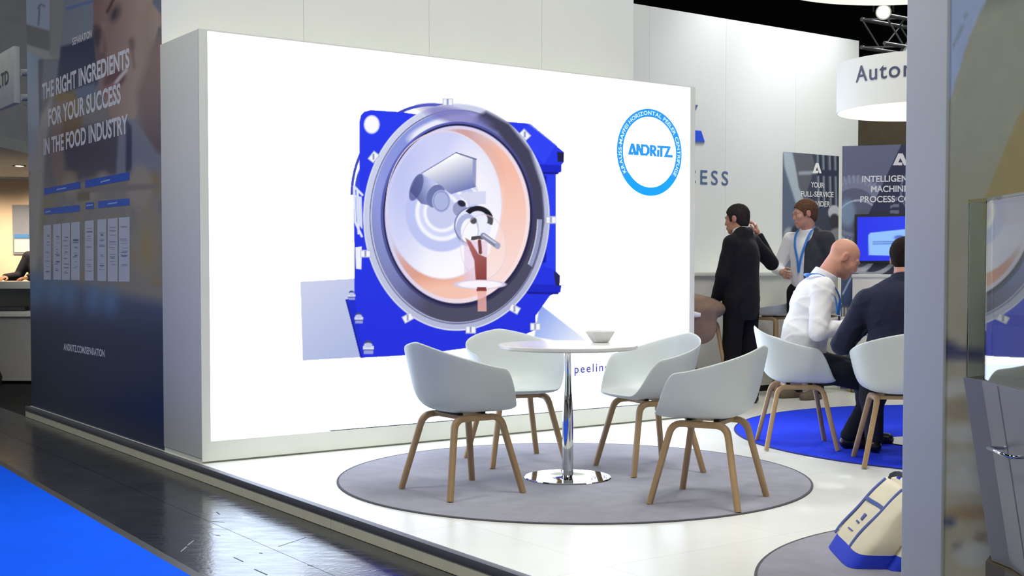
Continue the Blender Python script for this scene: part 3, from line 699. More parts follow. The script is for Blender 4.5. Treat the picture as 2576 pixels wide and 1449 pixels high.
g.poly([(2046, 426), (2120, 430), (2120, 444), (2040, 442)], (46, 54, 76), soft=4); g.line((2012, 436), (2050, 434), 9, (150, 160, 170), soft=6)
g.ell(2097, 534, 15, 18, (190, 194, 202), soft=3); g.ell(2098, 556, 13, 18, (60, 58, 66), soft=4); g.ell(2104, 610, 26, 36, (140, 142, 148), soft=5); g.ell(1984, 592, 14, 20, (150, 156, 166), soft=6); g.ell(2000, 590, 12, 22, (44, 50, 66), soft=6)
M_poster = attr_mat('poster_print', rough=0.4)
canvas_mesh(pc, 'poster_print', BK, M_poster, poster, 0.006, 1.1)
def a_logo(pl, x, y, w, h, parent, off):
    flat_on('logo_mark', pl, [(x, y), (x + w * .36, y - h), (x + w * .66, y - h), (x + w, y), (x + w * .74, y), (x + w * .5, y - h * .62), (x + w * .36, y - h * .25), (x + w * .62, y - h * .25), (x + w * .62, y)], M_letter, parent, off)
a_logo(BK, 2044, 436, 23, 26, poster, 0.009)
for tx, l, r, b_, t_ in [('YOUR', 2040, 2073, 471, 458), ('FULL-SERVICE', 2015, 2097, 494, 481), ('PROVIDER', 2026, 2088, 518, 505)]:
    text_on('poster_line', BK, tx, (l, b_), (r, b_ + 2), (l, t_), M_letter, poster, off=0.009, bold=0.015)

# --- display panel with monitor, turned a little
pn0 = at_y(2117., 600., 12.0); pn0[2] = PLAT
TVP = Plane(pn0, np.array([0.95, -0.312, 0])); tvA = math.atan2(-0.312, 0.95)
panel = empty('partition_board', tuple(TVP.pt(0.7, 0, -0.05)), tvA)
tag(panel, 'grey gear-printed partition board with white edge behind the seated men', 'partition')
def pbox(name, a0, a1, o0, o1, z0, z1, material, parent, bevel=0):
    me = box_mesh(name, a1 - a0, abs(o1 - o0), z1 - z0, bevel, (0, 0, (z1 - z0) / 2)); o = link(name, me, material)
    o.location = tuple(TVP.pt((a0 + a1) / 2, z0, (o0 + o1) / 2)); o.rotation_euler = (0, 0, tvA); world_child(o, parent); return o
PZ = float(TVP.hit(2117., 368.)[2]) - PLAT
pbox('panel_board', 0.0, 1.5, -0.10, 0.0, 0, PZ, M_whitewall, panel)
pbox('white_edge', -0.03, 0.0, -0.10, 0.003, 0, PZ + 0.005, M_white, panel)
tc_ = plane_canvas(TVP, 0.0, 1.5, 0.0, PZ, 170, 240, (100, 106, 132)); g = tc_
g.blend(np.clip((g.Y - 400) / 200, 0, 1) * 0.4, (84, 88, 110))
g.ell(2150, 520, 76, 76, (126, 132, 156), soft=3, alpha=0.9)
an = np.degrees(np.arctan2(g.Y - 530, g.X - 2150)); rad = np.hypot(g.X - 2150, g.Y - 530)
g.blend((np.sin(np.radians(an) * 46) > 0) * ((rad > 70) & (rad < 90)) * 0.6, (150, 158, 182))
g.ell(2150, 530, 58, 56, (92, 98, 122), soft=2)
g.arc(2160, 560, 56, 56, 4, (176, 188, 208)); g.ell(2132, 536, 20, 34, (140, 172, 200), soft=10, alpha=0.6)
g.poly([(2274, 350), (2420, 350), (2420, 800), (2180, 800), (2186, 536)], (44, 48, 76), soft=2)
rad = np.hypot(g.X - 2150, g.Y - 530); g.blend((np.sin(np.radians(an) * 40) > 0) * ((rad > 90) & (rad < 112)) * (an > -20) * 0.8, (132, 140, 166))
g.arc(2330, 480, 64, 64, 5, (110, 118, 148)); g.arc(2330, 480, 54, 54, 3, (90, 98, 130))
g.arc(2160, 560, 60, 120, 7, (190, 196, 206), 20, 160); g.arc(2190, 560, 90, 130, 8, (172, 178, 190), 20, 120)
g.poly([(2117, 690), (2152, 690), (2152, 770), (2117, 770)], (58, 76, 110), soft=3); g.line((2120, 740), (2140, 700), 4, (150, 170, 200))
g.poly([(2117, 770), (2152, 770), (2152, 850), (2117, 850)], (96, 96, 102), soft=3)
for x in range(2120, 2150, 8): g.line((x, 776), (x, 840), 4, (214, 214, 216))
canvas_mesh(tc_, 'panel_print', TVP, M_poster, panel, 0.002, 1.15)
a_logo(TVP, 2246, 416, 38, 30, panel, 0.005)
text_on('panel_line', TVP, 'INTELLIGENT', (2169, 458), (2297, 456), (2169, 443), M_letter, panel, off=0.005, bold=0.02)
text_on('panel_line', TVP, 'MACHINE', (2191, 483), (2284, 482), (2191, 468), M_letter, panel, off=0.005, bold=0.02)
text_on('panel_line', TVP, 'PROCESS CONTROL', (2164, 509), (2366, 507), (2164, 494), M_letter, panel, off=0.005, bold=0.02)
ta0, tz1 = TVP.st(2151., 540.); _, tz0 = TVP.st(2151., 663.); tz0 -= 0; 
tv = empty('monitor', tuple(TVP.pt(ta0 + 0.45, tz0 - 0.0, 0.03)), tvA); tag(tv, 'wide monitor with a blue picture on the grey gear-printed board', 'monitor')
pbox('monitor_body', ta0, ta0 + 0.92, 0.012, 0.06, tz0, tz1, M_black, tv, 0.004)
pbox('wall_bracket', ta0 + 0.3, ta0 + 0.6, 0.0, 0.012, tz0 + 0.1, tz1 - 0.1, M_black, tv)
tvs = plane_canvas(TVP, ta0 + 0.025, ta0 + 0.895, tz0 + 0.025, tz1 - 0.025, 90, 60, (52, 62, 236)); g = tvs
g.blend(np.clip((g.X - 2160) / 160, 0, 1) * 0.3, (70, 110, 255))
g.poly([(2185, 592), (2190, 586), (2420, 562), (2420, 648), (2186, 642)], (150, 196, 255), soft=2)
for y in (609, 614): g.line((2197, y), (2250, y - 1), 2.4, (70, 100, 190), soft=2, alpha=0.8)
g.ell(2262, 598, 12, 6, (90, 120, 220), soft=4)
canvas_mesh(tvs, 'monitor_picture', TVP, M_pic, tv, 0.0625, 1.0)
# white sideboard below the monitor
ca, cz = TVP.st(2150., 690.)
side = empty('white_sideboard', tuple(TVP.pt(ca + 0.5, 0, 0.2)), tvA); tag(side, 'white sideboard standing below the blue monitor', 'sideboard')
pbox('sideboard_body', ca, ca + 1.0, 0.01, 0.40, 0.05, cz - 0.03, M_counter, side, 0.003)
pbox('sideboard_top', ca - 0.01, ca + 1.01, 0.005, 0.41, cz - 0.03, cz, M_white, side, 0.003)
pbox('sideboard_plinth', ca + 0.03, ca + 0.97, 0.02, 0.37, 0.0, 0.05, M_black, side)

# --- stone-like graphic on the near right wall
wr_a1 = 0.4 - (-6 + 0)                       # along -V from t=-6
aR0 = -(tp_near - 0.02 + 6); aR1 = 0.35
gr = plane_canvas(WR, aR0, aR1, 0.0, WH - 0.001, 200, 260, (132, 134, 110)); g = gr
n1 = fbm(gr.P[..., 0] * 100 + gr.P[..., 1] * 100, gr.P[..., 2] * 100, 16, 5, 5); n2 = fbm(gr.P[..., 0] * 100 + gr.P[..., 1] * 100, gr.P[..., 2] * 100, 40, 9, 4)
g.blend(np.clip((g.Y - 300) / 500, 0, 1) * 0.6, (128, 118, 84)); g.blend(np.clip((n2 - 0.5) * 3, 0, 1) * 0.4, (150, 146, 122))
g.blend(np.clip((0.40 - n1) * 7, 0, 1) * 0.5 * (g.Y < 640), (96, 96, 84))
g.poly([(2600, 230), (2560, 300), (2480, 492), (2470, 560), (2600, 560)], (134, 120, 74), soft=6, alpha=0.85)
g.poly([(2330, -300), (2600, -300), (2540, -120), (2482, 0), (2440, 90), (2410, 190), (2388, 262), (2370, 300), (2330, 300)], (134, 146, 160), soft=3)
for a_, b_ in (((2436, 30), (2424, 50)), ((2422, 66), (2410, 96)), ((2408, 100), (2400, 114))): g.line(a_, b_, 5, (110, 120, 116), soft=4)
g.poly([(2370, 846), (2420, 874), (2480, 880), (2480, 908), (2420, 905), (2370, 905)], (56, 56, 70), soft=22)
for cx, cy, rx, ry, c in [(2410, 980, 40, 26, (150, 150, 132)), (2420, 1030, 44, 36, (120, 110, 80)), (2420, 1090, 50, 24, (146, 146, 128)), (2420, 1160, 50, 26, (140, 140, 122)), (2430, 1210, 60, 30, (146, 146, 128)),
                          (2440, 1290, 60, 18, (118, 96, 58)), (2388, 1313, 16, 12, (50, 50, 70)), (2412, 1376, 14, 12, (84, 80, 70)), (2470, 1352, 14, 8, (84, 70, 56)), (2450, 1395, 50, 30, (142, 144, 128))]:
    g.ell(cx, cy, rx, ry, c, soft=16, alpha=0.8)
M_stone = attr_mat('stone_graphic_print', rough=0.5, var=0.10, vscale=26)
canvas_mesh(gr, 'stone_graphic', WR, M_stone, wall_right, 0.002, 1.9)
# ------------------------------------------------------------------ rugs
M_grug = mat('grey_rug_felt', (150, 150, 160), 0.95, spec=0.1, var=0.07, scale=9, bump=0.10, bscale=500, sheen=0.1)
M_grugedge = mat('dark_rug_binding', (84, 84, 92), 0.9)
M_brug = mat('royal_blue_rug_felt', (40, 66, 232), 0.95, spec=0.1, var=0.04, scale=9, bump=0.10, bscale=500)
M_brugedge = mat('navy_rug_binding', (26, 38, 110), 0.9)
def rug(x, y, r, m1, m2, label):
    o = empty('round_rug', (x, y, PLAT)); tag(o, label, 'rug')
    link('rug_pile', lathe_mesh('rug_pile', [(r - 0.012, 0.0), (r - 0.012, 0.0065), (r * 0.5, 0.0068), (0.01, 0.0068)], 128), m1, o)
    link('rug_binding', lathe_mesh('rug_binding', [(r - 0.012, 0.0), (r, 0.0), (r, 0.005), (r - 0.003, 0.0075), (r - 0.012, 0.0075), (r - 0.012, 0.0)], 128, close=False), m2, o)
    return o
rug(0.34, 6.89, 1.31, M_grug, M_grugedge, 'large round grey rug under the empty table')
rug(3.50, 8.60, 1.92, M_brug, M_brugedge, 'round royal blue rug under the seated men')
rug(2.20, 4.38, 1.31, M_grug, M_grugedge, 'round grey rug at the lower right under the tote bags')
RUG = PLAT + 0.0068

# ------------------------------------------------------------------ shell chairs
M_shell = mat('matte_white_shell', (210, 218, 217), 0.42, spec=0.4, var=0.01)
M_wood = mat('oak_wood', (172, 142, 104), 0.45, var=0.13, scale=14, stretch=(1, 1, 0.12), bump=0.03, bscale=60)
M_bracket = mat('black_bracket', (34, 32, 34), 0.5)
def shell_mesh(name, ax, ayf, ayb, z0, zb, za, zf, dip=0.01):
    NA, NR = 72, 14; v = [(0, 0.0, z0 - dip)]; f = []
    def sm(a, b, t): t = min(max((t - a) / (b - a), 0), 1); return t * t * (3 - 2 * t)
    for i in range(1, NR + 1):
        t = i / NR
        for k in range(NA):
            ph = 2 * math.pi * k / NA; q = ph if ph <= math.pi else 2 * math.pi - ph; a = q / math.pi
            zr = zf + (za - zf) * sm(0.20, 0.40, a) + (zb - za) * (sm(0.34, 1.06, a) / sm(0.34, 1.06, 1.0))
            s_, c_ = math.sin(ph), math.cos(ph); p = 2.5
            den = (abs(s_) ** p + abs(c_) ** p) ** (1 / p); hy = ayf if c_ > 0 else ayb
            # rim leans outwards on the back and arms
            P = [(0, z0 - dip), (0.62, z0 - dip), (0.93, z0 - dip * 0.6 + 0.06 * min(1, max(0, (zr - z0) / 0.2)) * 0), (1.0, zr)]
            w = [(1 - t) ** 3, 3 * t * (1 - t) ** 2, 3 * t * t * (1 - t), t ** 3]
            r = sum(wi * pi[0] for wi, pi in zip(w, P)); z = sum(wi * pi[1] for wi, pi in zip(w, P))
            wall = max(0, (zr - z0) / (zb - z0)); r *= 1 - 0.06 * wall * math.sin(math.pi * min(1, max(0, (z - z0) / max(zr - z0, 1e-3)))) 
            v.append((r * ax * s_ / den, r * hy * c_ / den, z))
    for k in range(NA): f.append((0, 1 + k, 1 + (k + 1) % NA))
    for i in range(NR - 1):
        for k in range(NA):
            k2 = (k + 1) % NA; b0 = 1 + i * NA; b1 = b0 + NA; f.append((b0 + k, b1 + k, b1 + k2, b0 + k2))
    return smooth(pyd(name, v, f))
def bent_leg(name, foot, shoulder, mid, rb, rx, ry, ref):
    """foot -> up the leg -> rounded bend -> along the top rail to the middle"""
    F_, S_, M_ = Vector(foot), Vector(shoulder), Vector(mid)
    d1 = (F_ - S_).normalized(); d2 = (M_ - S_).normalized(); path = [F_, F_ + (S_ - F_) * 0.35, F_ + (S_ - F_) * 0.7]
    a = S_ + d1 * rb; b = S_ + d2 * rb
    for i in range(9):
        t = i / 8; path.append(a * (1 - t) ** 2 + S_ * 2 * t * (1 - t) + b * t * t)
    path.append(M_)
    return sweep_mesh(name, path, rx, ry, 12, 4.5, ref=ref, taper=lambda t: 0.86 + 0.14 * min(1, t * 2.0))
def make_chair(name, seat=0.43, zb=0.79, za=0.655, zf=0.445, fw=0.235, fd=0.225, tw=0.15, td=0.14, ax=0.29, ayf=0.255, ayb=0.275, foot_rest=None):
    t = empty(name)
    sh = link('shell', shell_mesh('shell', ax, ayf, ayb, seat, zb, za, zf), M_shell, t)
    so = sh.modifiers.new('thickness', 'SOLIDIFY'); so.thickness = 0.009; so.offset = 0
    sb = sh.modifiers.new('soften', 'SUBSURF'); sb.levels = 1; sb.render_levels = 1
    zt = seat - 0.034
    for sx in (-1, 1):
        for sy in (-1, 1):
            link('leg', bent_leg('leg', (sx * fw, sy * fd, 0), (sx * tw, sy * td, zt), (sx * tw * 0.98, 0, zt), 0.055, 0.0165, 0.0175, (1, 0, 0.0)), M_wood, t)
    for sy in (-0.07, 0.07):
        link('cross_bar', box_mesh('cross_bar', 2 * tw - 0.02, 0.036, 0.022, 0.004, (0, sy, zt + 0.002)), M_wood, t)
        link('bracket', box_mesh('bracket', 0.20, 0.028, 0.014, 0.002, (0, sy, zt + 0.016)), M_bracket, t)
    if foot_rest:
        kx = fw + (tw - fw) * foot_rest / zt; ky = fd + (td - fd) * foot_rest / zt
        for sy in (-1, 1):
            link('foot_rest', box_mesh('foot_rest', 2 * kx, 0.02, 0.026, 0.004, (0, sy * ky, foot_rest + 0.02 * sy)), M_wood, t)
        for sx in (-1, 1):
            link('foot_rest', box_mesh('foot_rest', 0.02, 2 * ky, 0.026, 0.004, (sx * kx, 0, foot_rest)), M_wood, t)
    return t
chair0 = make_chair('shell_chair')
def put_chair(o, x, y, face, label, group, z=RUG):
    o.location = (x, y, z); o.rotation_euler = (0, 0, math.radians(face - 90)); tag(o, label, 'chair', group); return o
G1, G2 = 'white shell chairs around the empty table', 'white shell chairs on the blue rug'
put_chair(chair0, -0.263, 6.417, 36, 'white shell armchair nearest the aisle, front left of the empty table', G1)
put_chair(copy_tree(chair0), 0.02, 7.42, -68, 'white shell armchair behind the empty table, closest to the screen', G1)
put_chair(copy_tree(chair0), 0.79, 7.12, 203, 'white shell armchair right behind the table, its open seat facing left', G1)
put_chair(copy_tree(chair0), 0.985, 6.15, 152, 'white shell armchair front right of the empty table, back turned to viewer', G1)
put_chair(copy_tree(chair0), 1.865, 8.08, -4, 'white shell armchair the bald man sits on', G2)
put_chair(copy_tree(chair0), 2.31, 7.34, 82, 'white shell armchair with the dark-suited man, cut by the end post', G2)

# bar stools at the counter
stool0 = make_chair('bar_stool', seat=0.745, zb=0.865, za=0.80, zf=0.765, fw=0.245, fd=0.23, tw=0.15, td=0.14, ax=0.25, ayf=0.21, ayb=0.22, foot_rest=0.28)
def put_stool(o, x, y, face, label): o.location = (x, y, PLAT); o.rotation_euler = (0, 0, math.radians(face - 90)); tag(o, label, 'bar stool', 'wooden bar stools at the counter')
put_stool(stool0, 2.445, 11.45, 126, 'white bar stool just right of the man in black')
put_stool(copy_tree(stool0), 2.88, 11.75, 126, 'white bar stool behind the man with the blue lanyard')
put_stool(copy_tree(stool0), 1.55, 10.62, 126, 'bar stool beside the screen with brown coat over it')

# ------------------------------------------------------------------ pedestal table and bowl
M_chrome = mat('polished_chrome', (216, 218, 222), 0.04, metal=1.0, var=0.0)
M_top = mat('white_table_top', (226, 224, 220), 0.25, var=0.01)
def pedestal(x, y, label, z, r=0.385, h=0.74):
    t = empty('pedestal_table', (x, y, z)); tag(t, label, 'table')
    link('table_top', lathe_mesh('table_top', [(r - 0.05, h - 0.028), (r - 0.008, h - 0.024), (r, h - 0.017), (r, h - 0.003), (r - 0.004, h)], 96), M_top, t)
    link('column', lathe_mesh('column', [(0.031, 0.012), (0.031, 0.10), (0.031, 0.30), (0.026, 0.42), (0.020, 0.55), (0.018, h - 0.05), (0.022, h - 0.04), (0.06, h - 0.03)], 32), M_chrome, t)
    link('base_plate', lathe_mesh('base_plate', [(0.238, 0.0), (0.242, 0.003), (0.236, 0.0075), (0.15, 0.0085), (0.04, 0.0095), (0.03, 0.016)], 96), M_chrome, t)
    return t
pedestal(0.309, 6.826, 'round white table with chrome column between the empty chairs', RUG)
pedestal(2.72, 8.22, 'round white table the two seated men share', RUG)
bp_ = at_y(1511., 862., 6.98); bz = RUG + 0.74
r_ = ray(1511., 861.); bw = CAM + r_ * ((bz - CAMZ) / r_[2])
M_bowl = mat('white_porcelain', (224, 226, 224), 0.25, var=0.01)
bowl = link('bowl', lathe_mesh('bowl', [(0.044, 0), (0.05, 0.003), (0.07, 0.03), (0.092, 0.062), (0.090, 0.064), (0.066, 0.032), (0.044, 0.008), (0.005, 0.006)], 8), M_bowl)
for p in bowl.data.polygons: p.use_smooth = False
bowl.location = tuple(bw); bowl.rotation_euler = (0, 0, 0.2); tag(bowl, 'small faceted white bowl on the empty table', 'bowl')

# ------------------------------------------------------------------ drum signs hanging from the truss
M_drum = mat('white_drum_fabric', (238, 238, 228), 0.7, var=0.01); M_drum.node_tree.nodes['Principled BSDF'].inputs['Transmission Weight'].default_value = 0.0
M_acr = mat('clear_acrylic', (235, 240, 240), 0.05, trans=0.9, var=0.0)
M_bulb = emit_mat('warm_bulb', (255, 214, 170), 6.0)
M_drumletter = mat('slate_drum_letters', (78, 84, 108), 0.5)
def drum(x, y, z0, z1, R, label, txt=None, a0=0):
    t = empty('drum_sign', (x, y, z0)); tag(t, label, 'hanging sign', 'hanging drum signs'); h = z1 - z0
    link('drum_shade', lathe_mesh('drum_shade', [(R, 0), (R, h), (R - 0.006, h), (R - 0.006, 0), (R, 0)], 96, close=False), M_drum, t)
    link('top_diffuser', lathe_mesh('top_diffuser', [(R - 0.008, h - 0.05), (R - 0.008, h - 0.046), (0.02, h - 0.046)], 64), M_drum, t)
    link('hanger_cone', lathe_mesh('hanger_cone', [(0.16, h - 0.04), (0.13, h + 0.10), (0.05, h + 0.19), (0.02, h + 0.24)], 24), M_acr, t)
    link('hanger_rod', sweep_mesh('hanger_rod', [(0, 0, h + 0.2), (0, 0, 4.6 - z1 + h)], 0.008, 0.008, 8, 2), M_truss, t)
    for k in range(3):
        a = 2 * math.pi * k / 3 + 2.45; link('bulb', lathe_mesh('bulb', [(0.004, -0.035), (0.025, -0.02), (0.03, 0), (0.02, 0.025), (0.012, 0.05)], 16), M_bulb, t).location = (0.30 * math.cos(a), 0.30 * math.sin(a), h * 0.55)
    d_ = bpy.data.lights.new('drum_lamp_light', 'POINT'); d_.energy = 9; d_.color = (1.0, 0.9, 0.78); d_.shadow_soft_size = 0.12; dl_ = bpy.data.objects.new('drum_lamp_light', d_); COL.objects.link(dl_); dl_.location = (x, y, z0 + h * 0.45)
    if txt:
        v, f = glyph_mesh(txt, 0.008, 1.12); sc = 0.103 / CAP; w = (v[:, 0] - v[:, 0].min()) * sc
        an = a0 + w / (R + 0.003); P = np.stack([(R + 0.003) * np.cos(an), (R + 0.003) * np.sin(an), h * 0.50 + v[:, 1] * sc], -1)
        link('sign_word', pyd('sign_word', P, f), M_drumletter, t)
    return t
dz0 = 1.25 + (678 - 283) / F * 8.45; dz1 = 1.25 + (678 - 164) / F * 8.45
drum(2.79, 8.45, dz0, dz1, 0.565, 'white drum sign with dark lettering above the seated men', 'Automation', math.radians(-90 - 18 - 48))
drum(1.50, 4.60, 2.343, 2.683, 0.565, 'white drum sign cut off at the top edge near the post')
# ------------------------------------------------------------------ truss with spot lamps
tr0 = at_y(2196., 78., 14.2); tzc = tr0[2]
truss = empty('lighting_truss', tuple(tr0), ANG); tag(truss, 'silver lattice lighting truss under the dark ceiling', 'truss')
TLn = 3.2; hw = 0.16
def trp(a, sd, up): return tr0 + U * a + V * sd + Z * up
ch = [(-hw, -hw), (hw, -hw), (-hw, hw), (hw, hw)]
for sd, up in ch: tube('chord', trp(0, sd, up), trp(TLn, sd, up), 0.024, M_truss, truss)
for i in range(9):
    a0, a1 = i * 0.35, (i + 1) * 0.35
    for (s1, u1), (s2, u2) in (((-hw, -hw), (-hw, hw)), ((hw, -hw), (hw, hw)), ((-hw, -hw), (hw, -hw)), ((-hw, hw), (hw, hw))):
        p, q = ((s1, u1), (s2, u2)) if i % 2 else ((s2, u2), (s1, u1))
        tube('lattice_bar', trp(a0, *p), trp(a1, *q), 0.011, M_truss, truss, n=6)
for a in (0.3, 1.9): tube('suspension_cable', trp(a, 0, hw), trp(a, 0, 3.2), 0.008, M_truss, truss, n=6)
M_lens = emit_mat('lamp_lens', (255, 250, 225), 14.0)
def spot_lamp(p, aim, label, group='spot lamps on the truss'):
    t = empty('spot_lamp', tuple(p)); tag(t, label, 'spot lamp', group)
    d = (Vector(aim) - Vector(p)).normalized(); q = d.to_track_quat('Z', 'Y')
    b = link('lamp_body', lathe_mesh('lamp_body', [(0.04, -0.16), (0.06, -0.13), (0.065, 0.0), (0.09, 0.07), (0.085, 0.07), (0.065, 0.045)], 24), M_black, t); b.rotation_mode = 'QUATERNION'; b.rotation_quaternion = q
    l = link('lens', lathe_mesh('lens', [(0.07, 0.055), (0.055, 0.070), (0.03, 0.078), (0.008, 0.08)], 24), M_lens, t); l.rotation_mode = 'QUATERNION'; l.rotation_quaternion = q
    link('yoke', sweep_mesh('yoke', [(-0.11, 0, 0), (-0.11, 0, 0.14), (0, 0, 0.17), (0.11, 0, 0.14), (0.11, 0, 0)], 0.012, 0.006, 8, 3, ref=(0, 1, 0)), M_black, t)
    return t
lp = at_y(2222., 30., 14.0)
spot_lamp(lp, (1.0, 2.0, 1.0), 'bright round spot lamp on the truss at top right')
spot('spot_lamp_light', tuple(lp + np.array([-0.05, -0.25, -0.1])), (1.2, 6, 0.6), 260, 70, 0.8, (1.0, 0.97, 0.9), 0.1)
# wall washers hanging in front of the back wall
for i, (a, lab) in enumerate(((6.0, 'black wall washer hanging above the middle of the back wall'), (7.1, 'black wall washer hanging above the right end of the back wall'))):
    p = bt(a, BT - 1.15, WH + 1.15)
    t = spot_lamp(p, bt(a + 0.05, BT, WH - 0.6), lab, 'wall washers above the back wall')
    tube('suspension_rod', p + Z * 0.16, np.array([p[0], p[1], 8.15]), 0.012, M_black, t)
    spot('wall_washer_light', tuple(p + (bt(a, BT, WH - 0.6) - p) * 0.16), tuple(bt(a + 0.1, BT, WH - 0.7)), (85, 130)[i], 85, 1.0, (0.95, 0.98, 1.0), 0.15)

# ------------------------------------------------------------------ tote bags
M_canvas = mat('natural_canvas', (224, 216, 190), 0.9, var=0.05, scale=10, bump=0.06, bscale=400)
M_bagblue = mat('royal_blue_canvas', (38, 62, 205), 0.85, var=0.06, bump=0.05, bscale=400)
M_bagtrim = mat('slate_blue_webbing', (74, 90, 156), 0.8, var=0.04)
M_strap = mat('dark_strap', (44, 44, 56), 0.7)
SLUMP = 0.62
def bag_mesh(name, w, d, z0, z1, hgt, seed):
    """soft sided bag section between two heights of a slumped bag hgt tall"""
    v = []; f = []; NU, NV = 48, 14; rg = random.Random(seed); ph = [rg.uniform(0, 6.28) for _ in range(4)]
    for j in range(NV + 1):
        z = z0 + (z1 - z0) * j / NV; q = z / hgt
        dd = d * (1 - 0.80 * q ** 1.2) + 0.012; ww = w * (0.92 + 0.10 * min(1, q * 3) - 0.05 * q)
        for i in range(NU):
            a = 2 * math.pi * i / NU; c, s_ = math.cos(a), math.sin(a); e = 0.38
            x = math.copysign(abs(c) ** e, c) * ww / 2; y = math.copysign(abs(s_) ** e, s_) * dd / 2
            y += 0.006 * math.sin(x / w * 9 + ph[0] + 5 * q) * math.sin(q * 7 + ph[1]) * min(1, q * 4); x += 0.005 * math.sin(8 * q + ph[2]) * q
            v.append((x, y + SLUMP * z - 0.10 * z * (1 - q), z))
    for j in range(NV):
        for i in range(NU): i2 = (i + 1) % NU; f.append((j * NU + i, j * NU + i2, (j + 1) * NU + i2, (j + 1) * NU + i))
    f.append(tuple(reversed(range(NU)))); f.append(tuple(NV * NU + i for i in range(NU)))
    return smooth(pyd(name, v, f), 60)
def front_y(w, d, hgt, z, off, x=0.0, ph=(0, 0)):
    q = z / hgt
    return -((d * (1 - 0.80 * q ** 1.2) + 0.012) / 2 + off) + SLUMP * z - 0.10 * z * (1 - q) + 0.006 * math.sin(x / w * 9 + ph[0] + 5 * q) * math.sin(q * 7 + ph[1]) * min(1, q * 4)
def tote(x, y, z, rz, label, seed=1, w=0.46, d=0.17, hgt=0.285, printed=True):
    t = empty('tote_bag', (x, y, z), rz); tag(t, label, 'tote bag', 'canvas tote bags leaning by the post')
    rg = random.Random(seed); ph = [rg.uniform(0, 6.28) for _ in range(4)]; zb = 0.055
    link('blue_base', bag_mesh('blue_base', w, d, 0.0, zb, hgt, seed), M_bagblue, t); link('canvas_body', bag_mesh('canvas_body', w, d, zb, hgt, hgt, seed), M_canvas, t)
    def strip(name, pts, rx, m): link(name, sweep_mesh(name, [(px_, front_y(w, d, hgt, pz_, 0.002, px_, ph), pz_) for px_, pz_ in pts], rx, 0.003, 8, 4, ref=(0, 1, -0.7)), m, t)
    for sx in (-0.19, 0.075): strip('webbing', [(sx, zb + k * (hgt - zb) / 10) for k in range(11)], 0.012, M_bagtrim)
    strip('pocket_trim', [(-0.19 + 0.0265 * k, 0.205) for k in range(11)], 0.009, M_bagtrim)
    if printed:
        strip('printed_mark', [(-0.055, 0.152), (-0.02, 0.152)], 0.016, M_bagtrim); strip('printed_line', [(-0.085, 0.128), (-0.03, 0.128)], 0.004, M_bagtrim); strip('printed_line', [(-0.10, 0.095), (-0.03, 0.095)], 0.003, M_bagtrim)
    yt = SLUMP * hgt
    for sy in (-1, 1):
        pts = [(-0.19, yt + sy * 0.016, hgt - 0.012)] + [(-0.058 - 0.132 * math.cos(math.pi * k / 8), yt + sy * 0.02 + 0.03 * math.sin(math.pi * k / 8), hgt + 0.035 * math.sin(math.pi * k / 8)) for k in range(1, 8)] + [(0.075, yt + sy * 0.016, hgt - 0.012)]
        link('handle', sweep_mesh('handle', pts, 0.011, 0.003, 8, 4, ref=(0, 1, 0)), M_strap if sy < 0 else M_bagblue, t)
    return t
g0 = (on_z(2083., 1372.) + on_z(2133., 1440.)) / 2
tote(g0[0] + 0.085, g0[1] + 0.0, RUG + 0.001, math.radians(-93), 'front canvas tote bag with printed marks and blue base on the grey rug', 1)
tote(g0[0] + 0.235, g0[1] - 0.045, RUG + 0.001, math.radians(-96), 'middle canvas tote bag squeezed behind the front one', 2, printed=False)
tote(g0[0] + 0.375, g0[1] - 0.07, RUG + 0.001, math.radians(-99), 'hindmost canvas tote bag half hidden by the end post', 3, printed=False)

# ------------------------------------------------------------------ glass showcase on a slanted cabinet, right edge
def footprint(inset=0.0, ins2=0.0):
    A = np.array([1.0795, 2.95]); B = np.array([1.094, 2.872]); fd = np.array([-0.0296, -1.0]); fd /= np.linalg.norm(fd)
    C = B + fd * 0.85; nrm = np.array([1.0, 0.03]); D = C + nrm * 0.52; E_ = A + U[:2] * 0.12
    P = [A, B, C, D, E_]; P = [p + nrm * inset if i < 3 else p for i, p in enumerate(P)]
    return P
def extr(name, lo, hi, z0, z1, material, parent, both=True):
    n = len(lo); v = [(*p, z0) for p in lo] + [(*p, z1) for p in hi]
    f = ([tuple(reversed(range(n))), tuple(range(n, 2 * n))] if both else []) + [(i, (i + 1) % n, n + (i + 1) % n, n + i) for i in range(n)]
    me = pyd(name, v, f); bm = bmesh.new(); bm.from_mesh(me); bmesh.ops.recalc_face_normals(bm, faces=bm.faces[:]); bm.to_mesh(me); bm.free()
    o = link(name, me, material); world_child(o, parent); return o
M_cab = mat('grey_lacquer', (136, 134, 128), 0.35, var=0.02); M_seam = mat('dark_seam', (50, 50, 56), 0.6); M_gl = mat('showcase_glass', (244, 250, 248), 0.0, trans=1.0, var=0.0)
M_gl.node_tree.nodes['Principled BSDF'].inputs['IOR'].default_value = 1.5
M_base = mat('brown_wood_base', (86, 78, 58), 0.6, var=0.1); M_glass_edge = mat('pale_glass_edge', (150, 168, 160), 0.2)
showc = empty('display_cabinet', (1.35, 2.5, 0)); tag(showc, 'slanted grey display cabinet with bar handle at the right edge', 'cabinet')
CZ1 = 0.992
extr('cabinet_body', footprint(0.075), footprint(0.0), 0.55, CZ1, M_cab, showc)
extr('cabinet_base', footprint(0.13), footprint(0.13), 0.0, 0.50, M_cab, showc); extr('base_rail', footprint(0.06), footprint(0.06), 0.50, 0.548, M_base, showc)
fp1, fp0 = footprint(0.0), footprint(0.075)
def face2(s, z, off=0.0):
    q = (z - 0.55) / (CZ1 - 0.55); a = fp0[1] * (1 - q) + fp1[1] * q; d = (fp1[2] - fp1[1]) / np.linalg.norm(fp1[2] - fp1[1]); p = a + d * s; return np.array([p[0] - off, p[1], z])
